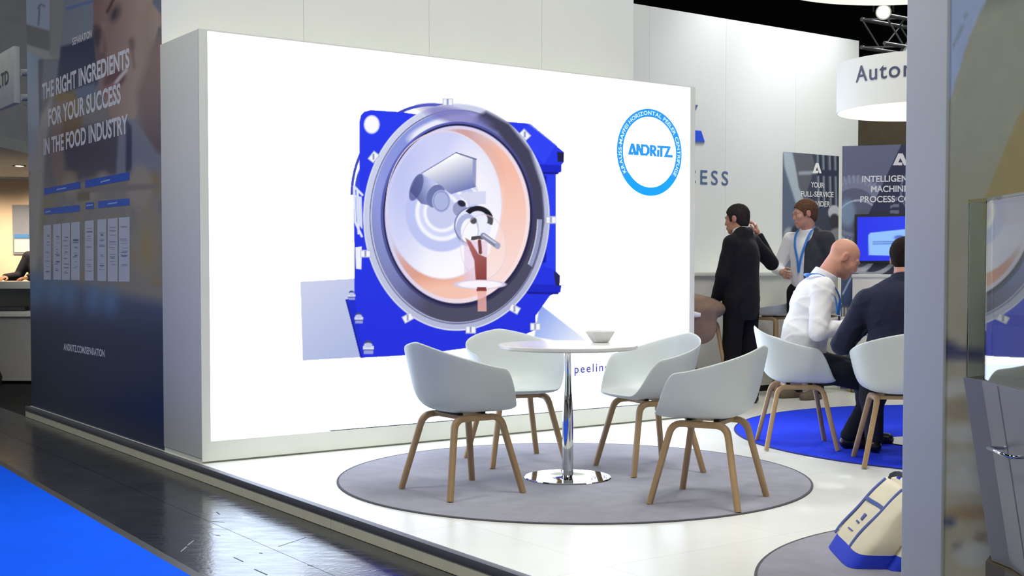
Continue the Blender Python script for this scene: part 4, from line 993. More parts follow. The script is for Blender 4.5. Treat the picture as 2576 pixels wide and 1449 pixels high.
sm_ = [face2(0.10, 0.56, 0.001), face2(0.103, 0.56, 0.001), face2(0.103, CZ1 - 0.004, 0.001), face2(0.10, CZ1 - 0.004, 0.001)]
o = link('door_seam', pyd('door_seam', sm_, [(0, 1, 2, 3)]), M_seam); world_child(o, showc)
hz = 0.845
link_o = link('bar_handle', sweep_mesh('bar_handle', [face2(0.075, hz, 0.0), face2(0.075, hz, 0.03), face2(0.08, hz, 0.036), face2(0.21, hz, 0.036), face2(0.215, hz, 0.03), face2(0.215, hz, 0.0)], 0.0045, 0.0045, 10, 2, ref=(0, 0, 1)), M_chrome); world_child(link_o, showc)
glass = empty('glass_showcase', (1.35, 2.5, CZ1)); tag(glass, 'clear glass case on the grey cabinet reflecting the screen', 'glass case')
GZ0, GZ1 = CZ1 + 0.001, 1.416
fpg = footprint(0.006)
for i in range(5):
    a, b = fpg[i], fpg[(i + 1) % 5]; d = (b - a) / np.linalg.norm(b - a); nn = np.array([d[1], -d[0]]); cen = sum(fpg) / 5
    if (cen - a) @ nn < 0: nn = -nn
    a2, b2 = a + d * 0.002, b - d * 0.002
    extr('glass_pane', [a2, b2, b2 + nn * 0.006, a2 + nn * 0.006], [a2, b2, b2 + nn * 0.006, a2 + nn * 0.006], GZ0, GZ1 - 0.007, M_gl, glass)
extr('glass_lid', fpg, fpg, GZ1 - 0.006, GZ1, M_gl, glass)

# ------------------------------------------------------------------ far stand on the left
M_warm = mat('warm_white_wall', (226, 206, 178), 0.7, var=0.03); M_grey2 = mat('grey_soffit', (186, 190, 192), 0.8); M_fascia = mat('pale_fascia', (206, 210, 202), 0.6); M_dark = mat('dark_grey_letters', (92, 94, 98), 0.6)
fs = link('wall_far_stand', box_mesh('wall_far_stand', 5.0, 0.1, 2.46, c=(0, 0, 1.23)), M_warm); fs.location = (-7.6, 16.6, 0); tag(fs, 'warm lit back wall of the far stand on the left', 'wall', kind='structure')
sf = link('ceiling_far_stand', box_mesh('ceiling_far_stand', 5.0, 6.5, 0.12, c=(0, 0, 0)), M_grey2); sf.location = (-7.6, 13.3, 2.53); tag(sf, 'grey canopy ceiling of the far stand on the left', 'ceiling', kind='structure')
dl = at_y(49., 417., 13.9); dl = dl * 1.0; rr_ = ray(49., 417.); dl = CAM + rr_ * ((2.468 - CAMZ) / rr_[2])
lamp = empty('downlight', (dl[0], dl[1], 2.47)); tag(lamp, 'small round downlight in the grey canopy at far left', 'downlight')
link('trim_ring', lathe_mesh('trim_ring', [(0.055, -0.006), (0.075, -0.008), (0.08, 0.0), (0.055, 0.0)], 24), M_black, lamp); link('lens', lathe_mesh('lens', [(0.055, -0.004), (0.03, -0.012), (0.005, -0.015)], 20), emit_mat('warm_lens', (255, 226, 190), 9), lamp)
for xx, yy in ((dl[0], dl[1]), (-7.0, 15.4), (-5.9, 15.6)):
    spot('downlight_light', (xx, yy, 2.42), (xx - 0.2, yy + 0.8, 0.4), 130, 130, 0.8, (1.0, 0.80, 0.58), 0.08)
# counter
cn = empty('reception_counter', (-6.4, 13.75, 0)); tag(cn, 'white reception counter with open shelf at the far left', 'counter')
def wb(name, x0, x1, y0, y1, z0, z1, m, parent, bevel=0.0):
    o = link(name, box_mesh(name, x1 - x0, y1 - y0, z1 - z0, bevel, ((x0 + x1) / 2, (y0 + y1) / 2, (z0 + z1) / 2)), m); world_child(o, parent); return o
M_greycounter = mat('grey_white_counter', (176, 174, 170), 0.6, var=0.02)
wb('counter_top', -8.2, -5.0, 13.5, 14.35, 1.04, 1.115, M_white, cn, 0.005); wb('shelf', -8.2, -5.0, 13.5, 14.3, 0.735, 0.79, M_white, cn, 0.004)
wb('back_panel', -8.2, -5.0, 14.2, 14.3, 0.05, 1.04, M_greycounter, cn); wb('front_panel', -8.2, -5.0, 13.54, 13.58, 0.03, 0.735, M_greycounter, cn); wb('plinth', -8.2, -5.0, 13.6, 14.2, 0.0, 0.05, M_black, cn)
wb('side_panel', -5.06, -5.0, 13.58, 14.2, 0.05, 1.04, M_greycounter, cn)
M_cloth = mat('charcoal_folder', (70, 70, 76), 0.7); fo_ = link('folder_pile', box_mesh('folder_pile', 0.34, 0.24, 0.045, 0.012), M_cloth); fo_.location = (-5.58, 13.75, 0.8135); fo_.rotation_euler = (0, 0, 0.2); tag(fo_, 'flat charcoal folder on the shelf of the far counter', 'folder')
wp = at_y(50., 578., 16.5); po = empty('small_poster', (wp[0] + 0.1, 16.545, 0.95)); tag(po, 'small grey poster with blue band on the warm far wall', 'poster')
M_pp = mat('grey_poster', (128, 134, 148), 0.5); M_pb = mat('poster_blue', (70, 130, 190), 0.5)
x0_, x1_ = float(at_y(30., 578., 16.5)[0]), float(at_y(30., 578., 16.5)[0]) + 0.42; z1_, z0_ = float(at_y(50., 515., 16.5)[2]), float(at_y(50., 640., 16.5)[2])
wb('poster_sheet', x0_, x1_, 16.53, 16.545, z0_, z1_, M_pp, po); wb('blue_band', x0_ + 0.02, x1_ - 0.02, 16.524, 16.53, z0_ + 0.22, z0_ + 0.27, M_pb, po); wb('white_block', x0_ + 0.02, x1_ - 0.02, 16.524, 16.53, z0_ + 0.03, z0_ + 0.20, M_fascia, po)
# black bag on the floor at the far left edge
fb = on_z(4., 968., 0.0); bb = link('floor_bag', lathe_mesh('floor_bag', [(0.10, 0), (0.15, 0.02), (0.16, 0.10), (0.12, 0.20), (0.05, 0.25), (0.01, 0.26)], 20), M_black); bb.location = (fb[0] - 0.10, fb[1] - 0.15, 0); tag(bb, 'black bag on the dark floor at the left edge', 'bag')
# fascia sign board
FP = Plane(at_y(33., 180., 10.6), -V); fz1 = float(FP.hit(33., 115.)[2]); fz0 = float(FP.hit(33., 259.)[2]); fe = FP.hit(33., 180.)
fas = empty('fascia_sign', (fe[0], fe[1], fz0)); tag(fas, 'white fascia sign board at the upper left edge', 'sign')
def vbox(name, c, lv, lu, z0, z1, m, parent):
    o = link(name, box_mesh(name, lu, lv, z1 - z0, 0.002, (0, 0, (z1 - z0) / 2)), m); o.location = (c[0], c[1], z0); o.rotation_euler = (0, 0, ANG); world_child(o, parent); return o
cF = fe + V * 1.3 + U * 0.03
vbox('sign_board', cF, 2.6, 0.05, fz0, fz1, M_fascia, fas)
FP2 = Plane(fe + U * 0.005, -V)
text_on('sign_letters', FP2, 'LTD', (-4, 222), (21, 208), (-4, 190), M_dark, fas, off=0.006, bold=0.01)
for zz in (fz1 - 0.22, fz0 + 0.05):
    pA = fe + U * 0.06; o = tube('support_bar', (pA[0], pA[1], zz), (pA[0] + 1.2 * U[0], pA[1] + 1.2 * U[1] + 0.6, zz + 0.14), 0.03, M_grey2, fas)
tube('guy_wire', (fe[0] + 0.05, fe[1] + 0.1, fz0), (fe[0] + 0.28, fe[1] + 0.3, 2.6), 0.006, M_fascia, fas)
# grey hall partition behind
hp = link('wall_partition', box_mesh('wall_partition', 7, 0.1, 6.5, c=(0, 0, 3.25)), mat('grey_hall_partition', (170, 172, 182), 0.8)); hp.location = (-9.0, 21.0, 0); tag(hp, 'grey hall partition rising behind the far stand', 'wall', kind='structure')
# ------------------------------------------------------------------ people: distance fields turned into skin and cloth surfaces
class Field:
    def __init__(s, lo, hi, h):
        s.lo = np.asarray(lo, float); s.h = h; s.n = np.ceil((np.asarray(hi) - s.lo) / h).astype(int) + 1; s.d = np.full(s.n, 0.2, np.float32)
    def _box(s, lo, hi):
        a = np.clip(np.floor((np.asarray(lo) - s.lo) / s.h).astype(int), 0, s.n); b = np.clip(np.ceil((np.asarray(hi) - s.lo) / s.h).astype(int) + 1, 0, s.n)
        if np.any(b <= a): return None
        ax = [s.lo[i] + s.h * np.arange(a[i], b[i]) for i in range(3)]
        return tuple(slice(a[i], b[i]) for i in range(3)), ax[0][:, None, None], ax[1][None, :, None], ax[2][None, None, :]
    def _mix(s, sl, d, k, op):
        o = s.d[sl]; d = d.astype(np.float32)
        if op == 'add':
            hh = np.clip(0.5 + 0.5 * (o - d) / k, 0, 1); s.d[sl] = o * (1 - hh) + d * hh - k * hh * (1 - hh)
        else:
            d = -d; hh = np.clip(0.5 - 0.5 * (o - d) / k, 0, 1); s.d[sl] = o * (1 - hh) + d * hh + k * hh * (1 - hh)
    def cap(s, a, b, ra, rb=None, k=0.02, op='add', grow=0.0):
        rb = ra if rb is None else rb; ra += grow; rb += grow; a, b = np.asarray(a, float), np.asarray(b, float); m = max(ra, rb) + 0.1
        bx = s._box(np.minimum(a, b) - m, np.maximum(a, b) + m)
        if bx is None: return
        sl, X, Y, Zz = bx; d = b - a; L = d @ d + 1e-9
        t = np.clip(((X - a[0]) * d[0] + (Y - a[1]) * d[1] + (Zz - a[2]) * d[2]) / L, 0, 1)
        q = np.sqrt((X - a[0] - t * d[0]) ** 2 + (Y - a[1] - t * d[1]) ** 2 + (Zz - a[2] - t * d[2]) ** 2) - (ra + (rb - ra) * t)
        s._mix(sl, q, k, op)
    def ell(s, c, r, R=None, k=0.02, op='add', grow=0.0):
        c = np.asarray(c, float); r = np.asarray(r, float) + grow; m = r.max() + 0.1; bx = s._box(c - m, c + m)
        if bx is None: return
        sl, X, Y, Zz = bx; x, y, z = X - c[0], Y - c[1], Zz - c[2]
        if R is not None: x, y, z = (R[0, 0] * x + R[1, 0] * y + R[2, 0] * z, R[0, 1] * x + R[1, 1] * y + R[2, 1] * z, R[0, 2] * x + R[1, 2] * y + R[2, 2] * z)
        k0 = np.sqrt((x / r[0]) ** 2 + (y / r[1]) ** 2 + (z / r[2]) ** 2); k1 = np.sqrt((x / r[0] ** 2) ** 2 + (y / r[1] ** 2) ** 2 + (z / r[2] ** 2) ** 2) + 1e-6
        s._mix(sl, k0 * (k0 - 1) / k1, k, op)
    def cut(s, p, n, k=0.004):
        """keep the side the normal points away from"""
        p = np.asarray(p, float); n = np.asarray(n, float) / np.linalg.norm(n)
        X, Y, Zz = s.grid(); d = ((X - p[0]) * n[0] + (Y - p[1]) * n[1] + (Zz - p[2]) * n[2]).astype(np.float32); s.d = np.maximum(s.d, d)
    def grid(s): return (s.lo[0] + s.h * np.arange(s.n[0]))[:, None, None], (s.lo[1] + s.h * np.arange(s.n[1]))[None, :, None], (s.lo[2] + s.h * np.arange(s.n[2]))[None, None, :]
    def wrinkle(s, amp, f, seed=0):
        X, Y, Zz = s.grid(); r = np.random.default_rng(seed); out = 0
        for i in range(4):
            w = r.normal(size=3) * f * (1 + i * 0.5) * np.array([1, 1, 1.3]); out = out + np.sin(X * w[0] + Y * w[1] + Zz * w[2] + r.uniform(0, 6)) / (1 + i * 0.4)
        w = r.normal(size=3) * f * 0.9; w2 = r.normal(size=3) * f * 1.3
        cr = 1 - np.abs(np.sin(X * w[0] + Y * w[1] + Zz * w[2] + 0.9 * np.sin(X * w2[0] + Y * w2[1] + Zz * w2[2])))
        s.d = s.d + (amp * (0.35 * out - 1.5 * cr ** 4 + 0.2)).astype(np.float32)
    def mesh(s, name):
        d = s.d; d[0] = d[-1] = 0.2; d[:, 0] = d[:, -1] = 0.2; d[:, :, 0] = d[:, :, -1] = 0.2
        ins = d < 0; nx, ny, nz = d.shape
        c = np.zeros((nx - 1, ny - 1, nz - 1), np.int8)
        for i in (0, 1):
            for j in (0, 1):
                for k in (0, 1): c += ins[i:nx - 1 + i, j:ny - 1 + j, k:nz - 1 + k]
        act = np.argwhere((c > 0) & (c < 8)); ids = np.full(c.shape, -1, np.int64); ids[tuple(act.T)] = np.arange(len(act))
        acc = np.zeros((len(act), 3)); cnt = np.zeros(len(act))
        for ax in range(3):
            for o1 in (0, 1):
                for o2 in (0, 1):
                    off = np.zeros(3, int); oth = [q for q in range(3) if q != ax]; off[oth[0]] = o1; off[oth[1]] = o2; e = off.copy(); e[ax] = 1
                    p, q = act + off, act + e; d0, d1 = d[tuple(p.T)], d[tuple(q.T)]; m = (d0 < 0) != (d1 < 0); t = d0 / np.where(np.abs(d0 - d1) < 1e-9, 1, d0 - d1)
                    pos = p.astype(float); pos[:, ax] += t; acc[m] += pos[m]; cnt[m] += 1
        v = s.lo + s.h * acc / np.maximum(cnt, 1)[:, None]; quads = []
        for ax in range(3):
            o = [q for q in range(3) if q != ax]; sl0 = [slice(None)] * 3; sl1 = [slice(None)] * 3; sl0[ax] = slice(0, -1); sl1[ax] = slice(1, None)
            a, b = ins[tuple(sl0)], ins[tuple(sl1)]; e = np.argwhere(a != b); e = e[(e[:, o[0]] > 0) & (e[:, o[1]] > 0) & (e[:, o[0]] < d.shape[o[0]] - 1) & (e[:, o[1]] < d.shape[o[1]] - 1)]
            def cid(d1, d2): q = e.copy(); q[:, o[0]] -= d1; q[:, o[1]] -= d2; return ids[tuple(q.T)]
            Q = np.stack([cid(1, 1), cid(0, 1), cid(0, 0), cid(1, 0)], -1); flip = a[tuple(e.T)]
            if ax == 1: flip = ~flip
            Q[~flip] = Q[~flip][:, ::-1]; quads.append(Q)
        quads = np.concatenate(quads); quads = quads[(quads >= 0).all(1)]
        return smooth(np_mesh(name, v, quads)), v
def rot(yaw=0, pitch=0, roll=0):
    """columns = right, forward, up of a head; yaw left positive, pitch down positive"""
    return np.array(Matrix.Rotation(yaw, 3, 'Z') @ Matrix.Rotation(-pitch, 3, 'X') @ Matrix.Rotation(roll, 3, 'Y'))
def head_prims(f, c, R, k=1.0, ears=True, grow=0.0):
    P = lambda x, y, z: np.asarray(c) + R @ (np.array([x, y, z]) * k)
    f.ell(P(0, -0.012, 0.035), np.array([0.075, 0.098, 0.086]) * k, R, 0.02, grow=grow)
    f.ell(P(0, 0.028, -0.028), np.array([0.060, 0.068, 0.082]) * k, R, 0.03, grow=grow)
    f.ell(P(0, 0.040, -0.076), np.array([0.046, 0.048, 0.038]) * k, R, 0.03, grow=grow)
    f.ell(P(0, 0.078, -0.100), np.array([0.022, 0.018, 0.018]) * k, R, 0.022, grow=grow)
    f.cap(P(0, 0.090, 0.016), P(0, 0.107, -0.026), 0.0085 * k, 0.013 * k, 0.016, grow=grow)
    for s_ in (-1, 1):
        f.cap(P(s_ * 0.008, 0.098, 0.028), P(s_ * 0.045, 0.080, 0.026), 0.009 * k, 0.008 * k, 0.014, grow=grow)
        f.ell(P(s_ * 0.040, 0.066, -0.018), np.array([0.020, 0.020, 0.020]) * k, R, 0.022, grow=grow)
        f.ell(P(s_ * 0.030, 0.097, 0.008), np.array([0.014, 0.010, 0.009]) * k, R, 0.010, op='sub', grow=grow)
        f.ell(P(s_ * 0.010, 0.099, -0.032), np.array([0.008, 0.009, 0.007]) * k, R, 0.008, grow=grow)
        if ears:
            f.ell(P(s_ * 0.077, -0.010, 0.000), np.array([0.010, 0.021, 0.033]) * k, R, 0.008, grow=grow); f.ell(P(s_ * 0.088, -0.006, 0.004), np.array([0.006, 0.011, 0.018]) * k, R, 0.006, op='sub', grow=grow)
    f.cap(P(-0.020, 0.094, -0.060), P(0.020, 0.094, -0.060), 0.0075 * k, None, 0.010, grow=grow); f.cap(P(-0.016, 0.095, -0.073), P(0.016, 0.095, -0.073), 0.0075 * k, None, 0.010, grow=grow)
    f.cap(P(-0.024, 0.106, -0.0665), P(0.024, 0.106, -0.0665), 0.0028 * k, None, 0.004, op='sub', grow=grow)
def hair_mesh(name, c, R, lo, hi, k=1.0, front=0.078, nape=-0.078, thick=0.010, quiff=0.0):
    f = Field(lo, hi, 0.0045); P = lambda x, y, z: np.asarray(c) + R @ (np.array([x, y, z]) * k)
    f.ell(P(0, -0.014, 0.040), np.array([0.074, 0.098, 0.086]) * k, R, 0.02, grow=thick); f.ell(P(0, -0.050, -0.022), np.array([0.058, 0.052, 0.07]) * k, R, 0.03, grow=0.004)
    if quiff: f.cap(P(-0.04, 0.07, 0.10), P(0.035, 0.075, 0.105), 0.016 + quiff, None, 0.02)
    # hairline: from the forehead over the ear to the nape
    y0, y1 = 0.088, -0.062; n = np.array([0, (front - nape), -(y0 - y1)]); f.cut(P(0, y0, front), R @ n)
    for s_ in (-1, 1): f.ell(P(s_ * 0.086, -0.008, -0.004), np.array([0.03, 0.026, 0.036]) * k, R, 0.008, op='sub'); f.ell(P(s_ * 0.0705, 0.026, 0.012), np.array([0.007, 0.012, 0.034]) * k, R, 0.012)
    f.wrinkle(0.0007, 60, 3)
    return f.mesh(name)[0]
def hand_prims(f, w, d, palm_n, side, k=0.006, curl=0.5, s=1.0):
    """w wrist, d direction wrist->knuckles, palm_n palm normal, side: thumb side direction"""
    w, d, n, t = (np.asarray(q, float) for q in (w, d, palm_n, side)); d /= np.linalg.norm(d); n = n - d * (n @ d); n /= np.linalg.norm(n); t = t - d * (t @ d) - n * (t @ n); t /= np.linalg.norm(t)
    f.cap(w - d * 0.03, w + d * 0.03 * s, 0.024 * s, 0.026 * s, 0.015)
    for j, (o, L) in enumerate(((0.030, 0.072), (0.010, 0.080), (-0.010, 0.074), (-0.028, 0.058))):
        b = w + d * 0.020 * s + t * o * 0.6 * s; kn = w + d * (0.088 - abs(o) * 0.2) * s + t * o * s; f.cap(b, kn, 0.014 * s, 0.011 * s, 0.010)
        a = 0.15 + curl * 0.9; p = kn; dirn = d
        for q, ln in enumerate((0.45, 0.32, 0.23)):
            ang = curl * (0.9 + 0.25 * q) + 0.05 * j; dirn = dirn * math.cos(ang) + np.cross(np.cross(dirn, n), dirn) * math.sin(ang); dirn /= np.linalg.norm(dirn); e = p + dirn * L * ln * s; f.cap(p, e, (0.0098 - 0.001 * q) * s, (0.009 - 0.001 * q) * s, 0.004); p = e
    b = w + d * 0.022 * s + t * 0.024 * s; m1 = b + (d * 0.6 + t * 0.7 + n * 0.35) / 1.0 * 0.038 * s; m2 = m1 + (d * 0.9 + t * 0.15 + n * 0.4) * 0.030 * s; m3 = m2 + (d * 0.9 - t * 0.1 + n * 0.4) * 0.024 * s
    f.cap(b, m1, 0.016 * s, 0.012 * s, 0.008); f.cap(m1, m2, 0.0115 * s, 0.0105 * s, 0.004); f.cap(m2, m3, 0.0105 * s, 0.009 * s, 0.004)
def skin_mat(name, rgb): return mat(name, rgb, 0.5, spec=0.35, var=0.07, scale=14, bump=0.02, bscale=300)
def skin_paint(me, v, c, R, base, lips, stub=None):
    lin = np.tile(s2l(base), (len(v), 1)); q = (v - np.asarray(c)) @ R
    m = np.exp(-((q[:, 2] + 0.066) / 0.010) ** 2 - (q[:, 0] / 0.022) ** 2) * (q[:, 1] > 0.08); lin = lin * (1 - m[:, None]) + s2l(lips) * m[:, None]
    e = np.exp(-(((np.abs(q[:, 0]) - 0.079) / 0.012) ** 2) - ((q[:, 1] + 0.008) / 0.022) ** 2 - ((q[:, 2]) / 0.034) ** 2); lin = lin * (1 - 0.5 * e[:, None]) + s2l(lips) * 0.5 * e[:, None]
    if stub is not None:
        m = np.clip((-0.042 - q[:, 2]) / 0.02, 0, 1) * np.clip((q[:, 2] + 0.135) / 0.02, 0, 1) * np.clip((q[:, 1] - 0.0) / 0.03, 0, 1) * 0.5; lin = lin * (1 - m[:, None]) + s2l(stub) * m[:, None]
    at = me.attributes.new('print', 'FLOAT_COLOR', 'POINT'); at.data.foreach_set('color', np.concatenate([lin, np.ones((len(v), 1))], 1).ravel().astype(np.float32))
M_skin = attr_mat('skin', rough=0.48, spec=0.35, var=0.08, vscale=40)
M_eye = mat('eye_white', (226, 220, 214), 0.2); M_iris = mat('dark_iris', (46, 34, 28), 0.2)
def eyes(parent, c, R, brow, k=1.0):
    P = lambda x, y, z: np.asarray(c) + R @ (np.array([x, y, z]) * k)
    for s_ in (-1, 1):
        e = link('eye', lathe_mesh('eye', [(0.0005, -0.0105), (0.006, -0.0088), (0.0105, 0.0), (0.006, 0.0088), (0.0005, 0.0105)], 14), M_eye, parent); e.location = tuple(P(s_ * 0.030, 0.0785, 0.007))
        i = link('iris', lathe_mesh('iris', [(0.0005, -0.005), (0.0045, -0.002), (0.005, 0.0), (0.0045, 0.002), (0.0005, 0.005)], 10), M_iris, e); i.location = tuple(R @ np.array([0, 0.0085, -0.001]))
        b = link('eyebrow', sweep_mesh('eyebrow', [P(s_ * 0.013, 0.1005, 0.031), P(s_ * 0.030, 0.0945, 0.035), P(s_ * 0.047, 0.080, 0.031)], 0.0035, 0.0025, 6, 2), brow, parent)
def arm_prims(f, sh, el, wr, grow=0.0, k=0.03, r=(0.056, 0.045, 0.042, 0.030)):
    f.cap(sh, el, r[0], r[1], k, grow=grow); f.cap(el, wr, r[2], r[3], k * 0.6, grow=grow)
def leg_prims(f, hip, kn, an, grow=0.0, k=0.03):
    f.cap(hip, kn, 0.083, 0.056, k, grow=grow); m = np.asarray(kn) * 0.65 + np.asarray(an) * 0.35; f.cap(kn, m, 0.054, 0.053, k, grow=grow); f.cap(m, an, 0.052, 0.036, k, grow=grow)
def shoe_mesh(name, an, toe, L=0.27, z0=0.0):
    an = np.asarray(an, float); d = np.asarray(toe, float); d[2] = 0; d /= np.linalg.norm(d); hl = np.array([an[0], an[1], z0]) - d * 0.055
    f = Field(np.minimum(hl, hl + d * L) - 0.12, np.maximum(hl, hl + d * L) + np.array([0.12, 0.12, 0.2]), 0.006)
    f.cap(hl + d * 0.03 + Z * 0.038, hl + d * (L - 0.05) + Z * 0.030, 0.038, 0.034, 0.02); f.cap(hl + d * 0.12 + Z * 0.045, hl + d * (L - 0.06) + Z * 0.028, 0.043, 0.040, 0.02); f.cap(hl + d * 0.045 + Z * 0.05, np.array([an[0], an[1], z0 + 0.10]), 0.040, 0.042, 0.02)
    f.cut((0, 0, z0 + 0.001), (0, 0, -1)); return f.mesh(name)[0]
M_shoe = mat('black_leather', (26, 24, 26), 0.28, var=0.1); M_bshoe = mat('brown_suede', (104, 90, 76), 0.7, var=0.1)
M_lany = mat('blue_lanyard', (52, 128, 214), 0.6); M_btn = mat('badge_black', (30, 30, 36), 0.5)
def ribbon(name, pts, w, m, parent, ref=(0, 1, 0), th=0.0022):
    # smooth the polyline a little
    P = [np.asarray(p, float) for p in pts]; Q = []
    for i in range(len(P) - 1):
        for t in (0, 0.25, 0.5, 0.75):
            a = P[max(i - 1, 0)]; b = P[i]; c = P[i + 1]; d = P[min(i + 2, len(P) - 1)]
            Q.append(0.5 * (2 * b + (c - a) * t + (2 * a - 5 * b + 4 * c - d) * t * t + (3 * b - a - 3 * c + d) * t ** 3))
    Q.append(P[-1]); o = link(name, sweep_mesh(name, [tuple(q) for q in Q], w, th, 8, 3.5, ref=ref), m, parent); return o
def person(x, y, z, face, label):
    t = empty('person', (x, y, z), math.radians(face - 90)); tag(t, label, 'person'); return t

# ---- man in the black suit, standing with raised right hand
def man_black():
    t = person(1.98, 10.66, PLAT, 136, 'man in black suit standing with back turned and right hand raised')
    hc = np.array([-0.01, 0.045, 1.592]); R = rot(yaw=math.radians(8), pitch=math.radians(8)); lo, hi = (-0.5, -0.4, -0.02), (0.5, 0.5, 1.82)
    shL, shR = np.array([-0.165, 0, 1.385]), np.array([0.17, 0, 1.395]); elR, wrR = np.array([0.385, -0.055, 1.215]), np.array([0.29, 0.02, 1.445])
    elL, wrL = np.array([-0.215, 0.05, 1.11]), np.array([-0.15, 0.16, 0.91]); hpL, hpR = np.array([-0.095, 0, 0.90]), np.array([0.095, 0, 0.90])
    knL, knR = np.array([-0.10, 0.03, 0.50]), np.array([0.105, 0.0, 0.50]); anL, anR = np.array([-0.11, 0.02, 0.085]), np.array([0.13, -0.03, 0.085])
    f = Field(lo, hi, 0.0065); head_prims(f, hc, R); f.cap((0, -0.005, 1.42), hc + R @ np.array([0, -0.02, -0.06]), 0.060, 0.056, 0.03)
    f.ell((0, 0, 1.25), (0.155, 0.10, 0.20)); f.ell((0, 0, 1.02), (0.145, 0.10, 0.2), k=0.05); f.cap(shL, shR, 0.05, None, 0.04)
    for a in ((shL, elL, wrL), (shR, elR, wrR)): arm_prims(f, *a)
    for a in ((hpL, knL, anL), (hpR, knR, anR)): leg_prims(f, *a)
    hand_prims(f, wrR + (wrR - elR) * 0.10, np.array([-0.02, 0.01, 0.10]), np.array([-0.4, 0.8, 0.0]), np.array([-0.8, -0.3, 0.0]), curl=0.6); hand_prims(f, wrL, (wrL - elL), np.array([1, 0, 0]), np.array([0, 1, 0.2]), curl=0.4)
    me, v = f.mesh('body'); skin_paint(me, v, hc, R, (196, 142, 120), (168, 96, 86)); link('body', me, M_skin, t)
    hm = mat('dark_brown_hair', (42, 36, 36), 0.8, spec=0.2, var=0.3, scale=60); link('hair', hair_mesh('hair', hc, R, hc - 0.16, hc + 0.17, front=0.085, nape=-0.11, thick=0.010, quiff=0.0), hm, t); eyes(t, hc, R, hm)
    M_suit = mat('black_suit_cloth', (24, 24, 30), 0.85, spec=0.2, var=0.12, scale=20, bump=0.03, bscale=500, sheen=0.05); M_tr = mat('black_trouser_cloth', (20, 20, 26), 0.85, spec=0.2, var=0.1, scale=20); M_sh = mat('white_shirt_cloth', (236, 236, 238), 0.75, var=0.03)
    f = Field(lo, hi, 0.0085); G = 0.0
    f.ell((0, -0.005, 1.26), (0.185, 0.135, 0.20), k=0.04); f.ell((0, 0.015, 1.05), (0.178, 0.155, 0.24), k=0.06); f.ell((0, 0.005, 0.86), (0.185, 0.148, 0.22), k=0.06); f.cap(shL, shR, 0.052, None, 0.05); f.cap((-0.05, -0.02, 1.47), (0.05, -0.02, 1.47), 0.048, None, 0.05); f.cap((-0.04, -0.035, 1.49), (0.04, -0.035, 1.49), 0.036, None, 0.03); f.cap((-0.05, -0.01, 1.46), shL, 0.045, 0.05, 0.04); f.cap((0.05, -0.01, 1.46), shR, 0.045, 0.05, 0.04)
    for a in ((shL, elL, wrL - np.array([0, 0, 0])), (shR, elR, wrR)): arm_prims(f, a[0], a[1], a[2], 0.0, 0.03, (0.068, 0.060, 0.058, 0.046))
    f.cap((0, 0.035, 1.50), (0, 0.04, 1.62), 0.066, None, 0.012, op='sub'); f.wrinkle(0.0022, 16, 5); X, Y, Zz = f.grid(); f.cut((0, 0, 0.735), (0, 0.06, -1))
    f.cap((0, -0.20, 0.72), (0, -0.155, 0.90), 0.006, 0.003, 0.004, op='sub'); f.cap(wrR + (wrR - elR) * 0.12, wrR + (wrR - elR) * 0.5, 0.034, None, 0.004, op='sub'); link('suit_jacket', f.mesh('suit_jacket')[0], M_suit, t)
    f = Field((-0.14, -0.16, 1.40), (0.14, 0.16, 1.58), 0.005); f.cap((0, 0.005, 1.44), (0, 0.022, 1.54), 0.075, 0.071, 0.01); f.cut((0, 0.0, 1.522), (0, 0.30, 1)); link('shirt_collar', f.mesh('shirt_collar')[0], M_sh, t)
    f = Field(lo, hi, 0.009); f.ell((0, 0, 0.90), (0.165, 0.125, 0.13), k=0.05)
    for a in ((hpL, knL, anL), (hpR, knR, anR)): leg_prims(f, *a, grow=0.022, k=0.04)
    f.wrinkle(0.002, 18, 8); f.cut((0, 0, 0.045), (0, 0, -1)); link('trousers', f.mesh('trousers')[0], M_tr, t)
    for a, d in ((anL, (-0.15, 1, 0)), (anR, (0.2, 1, 0))): link('shoe', shoe_mesh('shoe', a, d), M_shoe, t)
man_black()

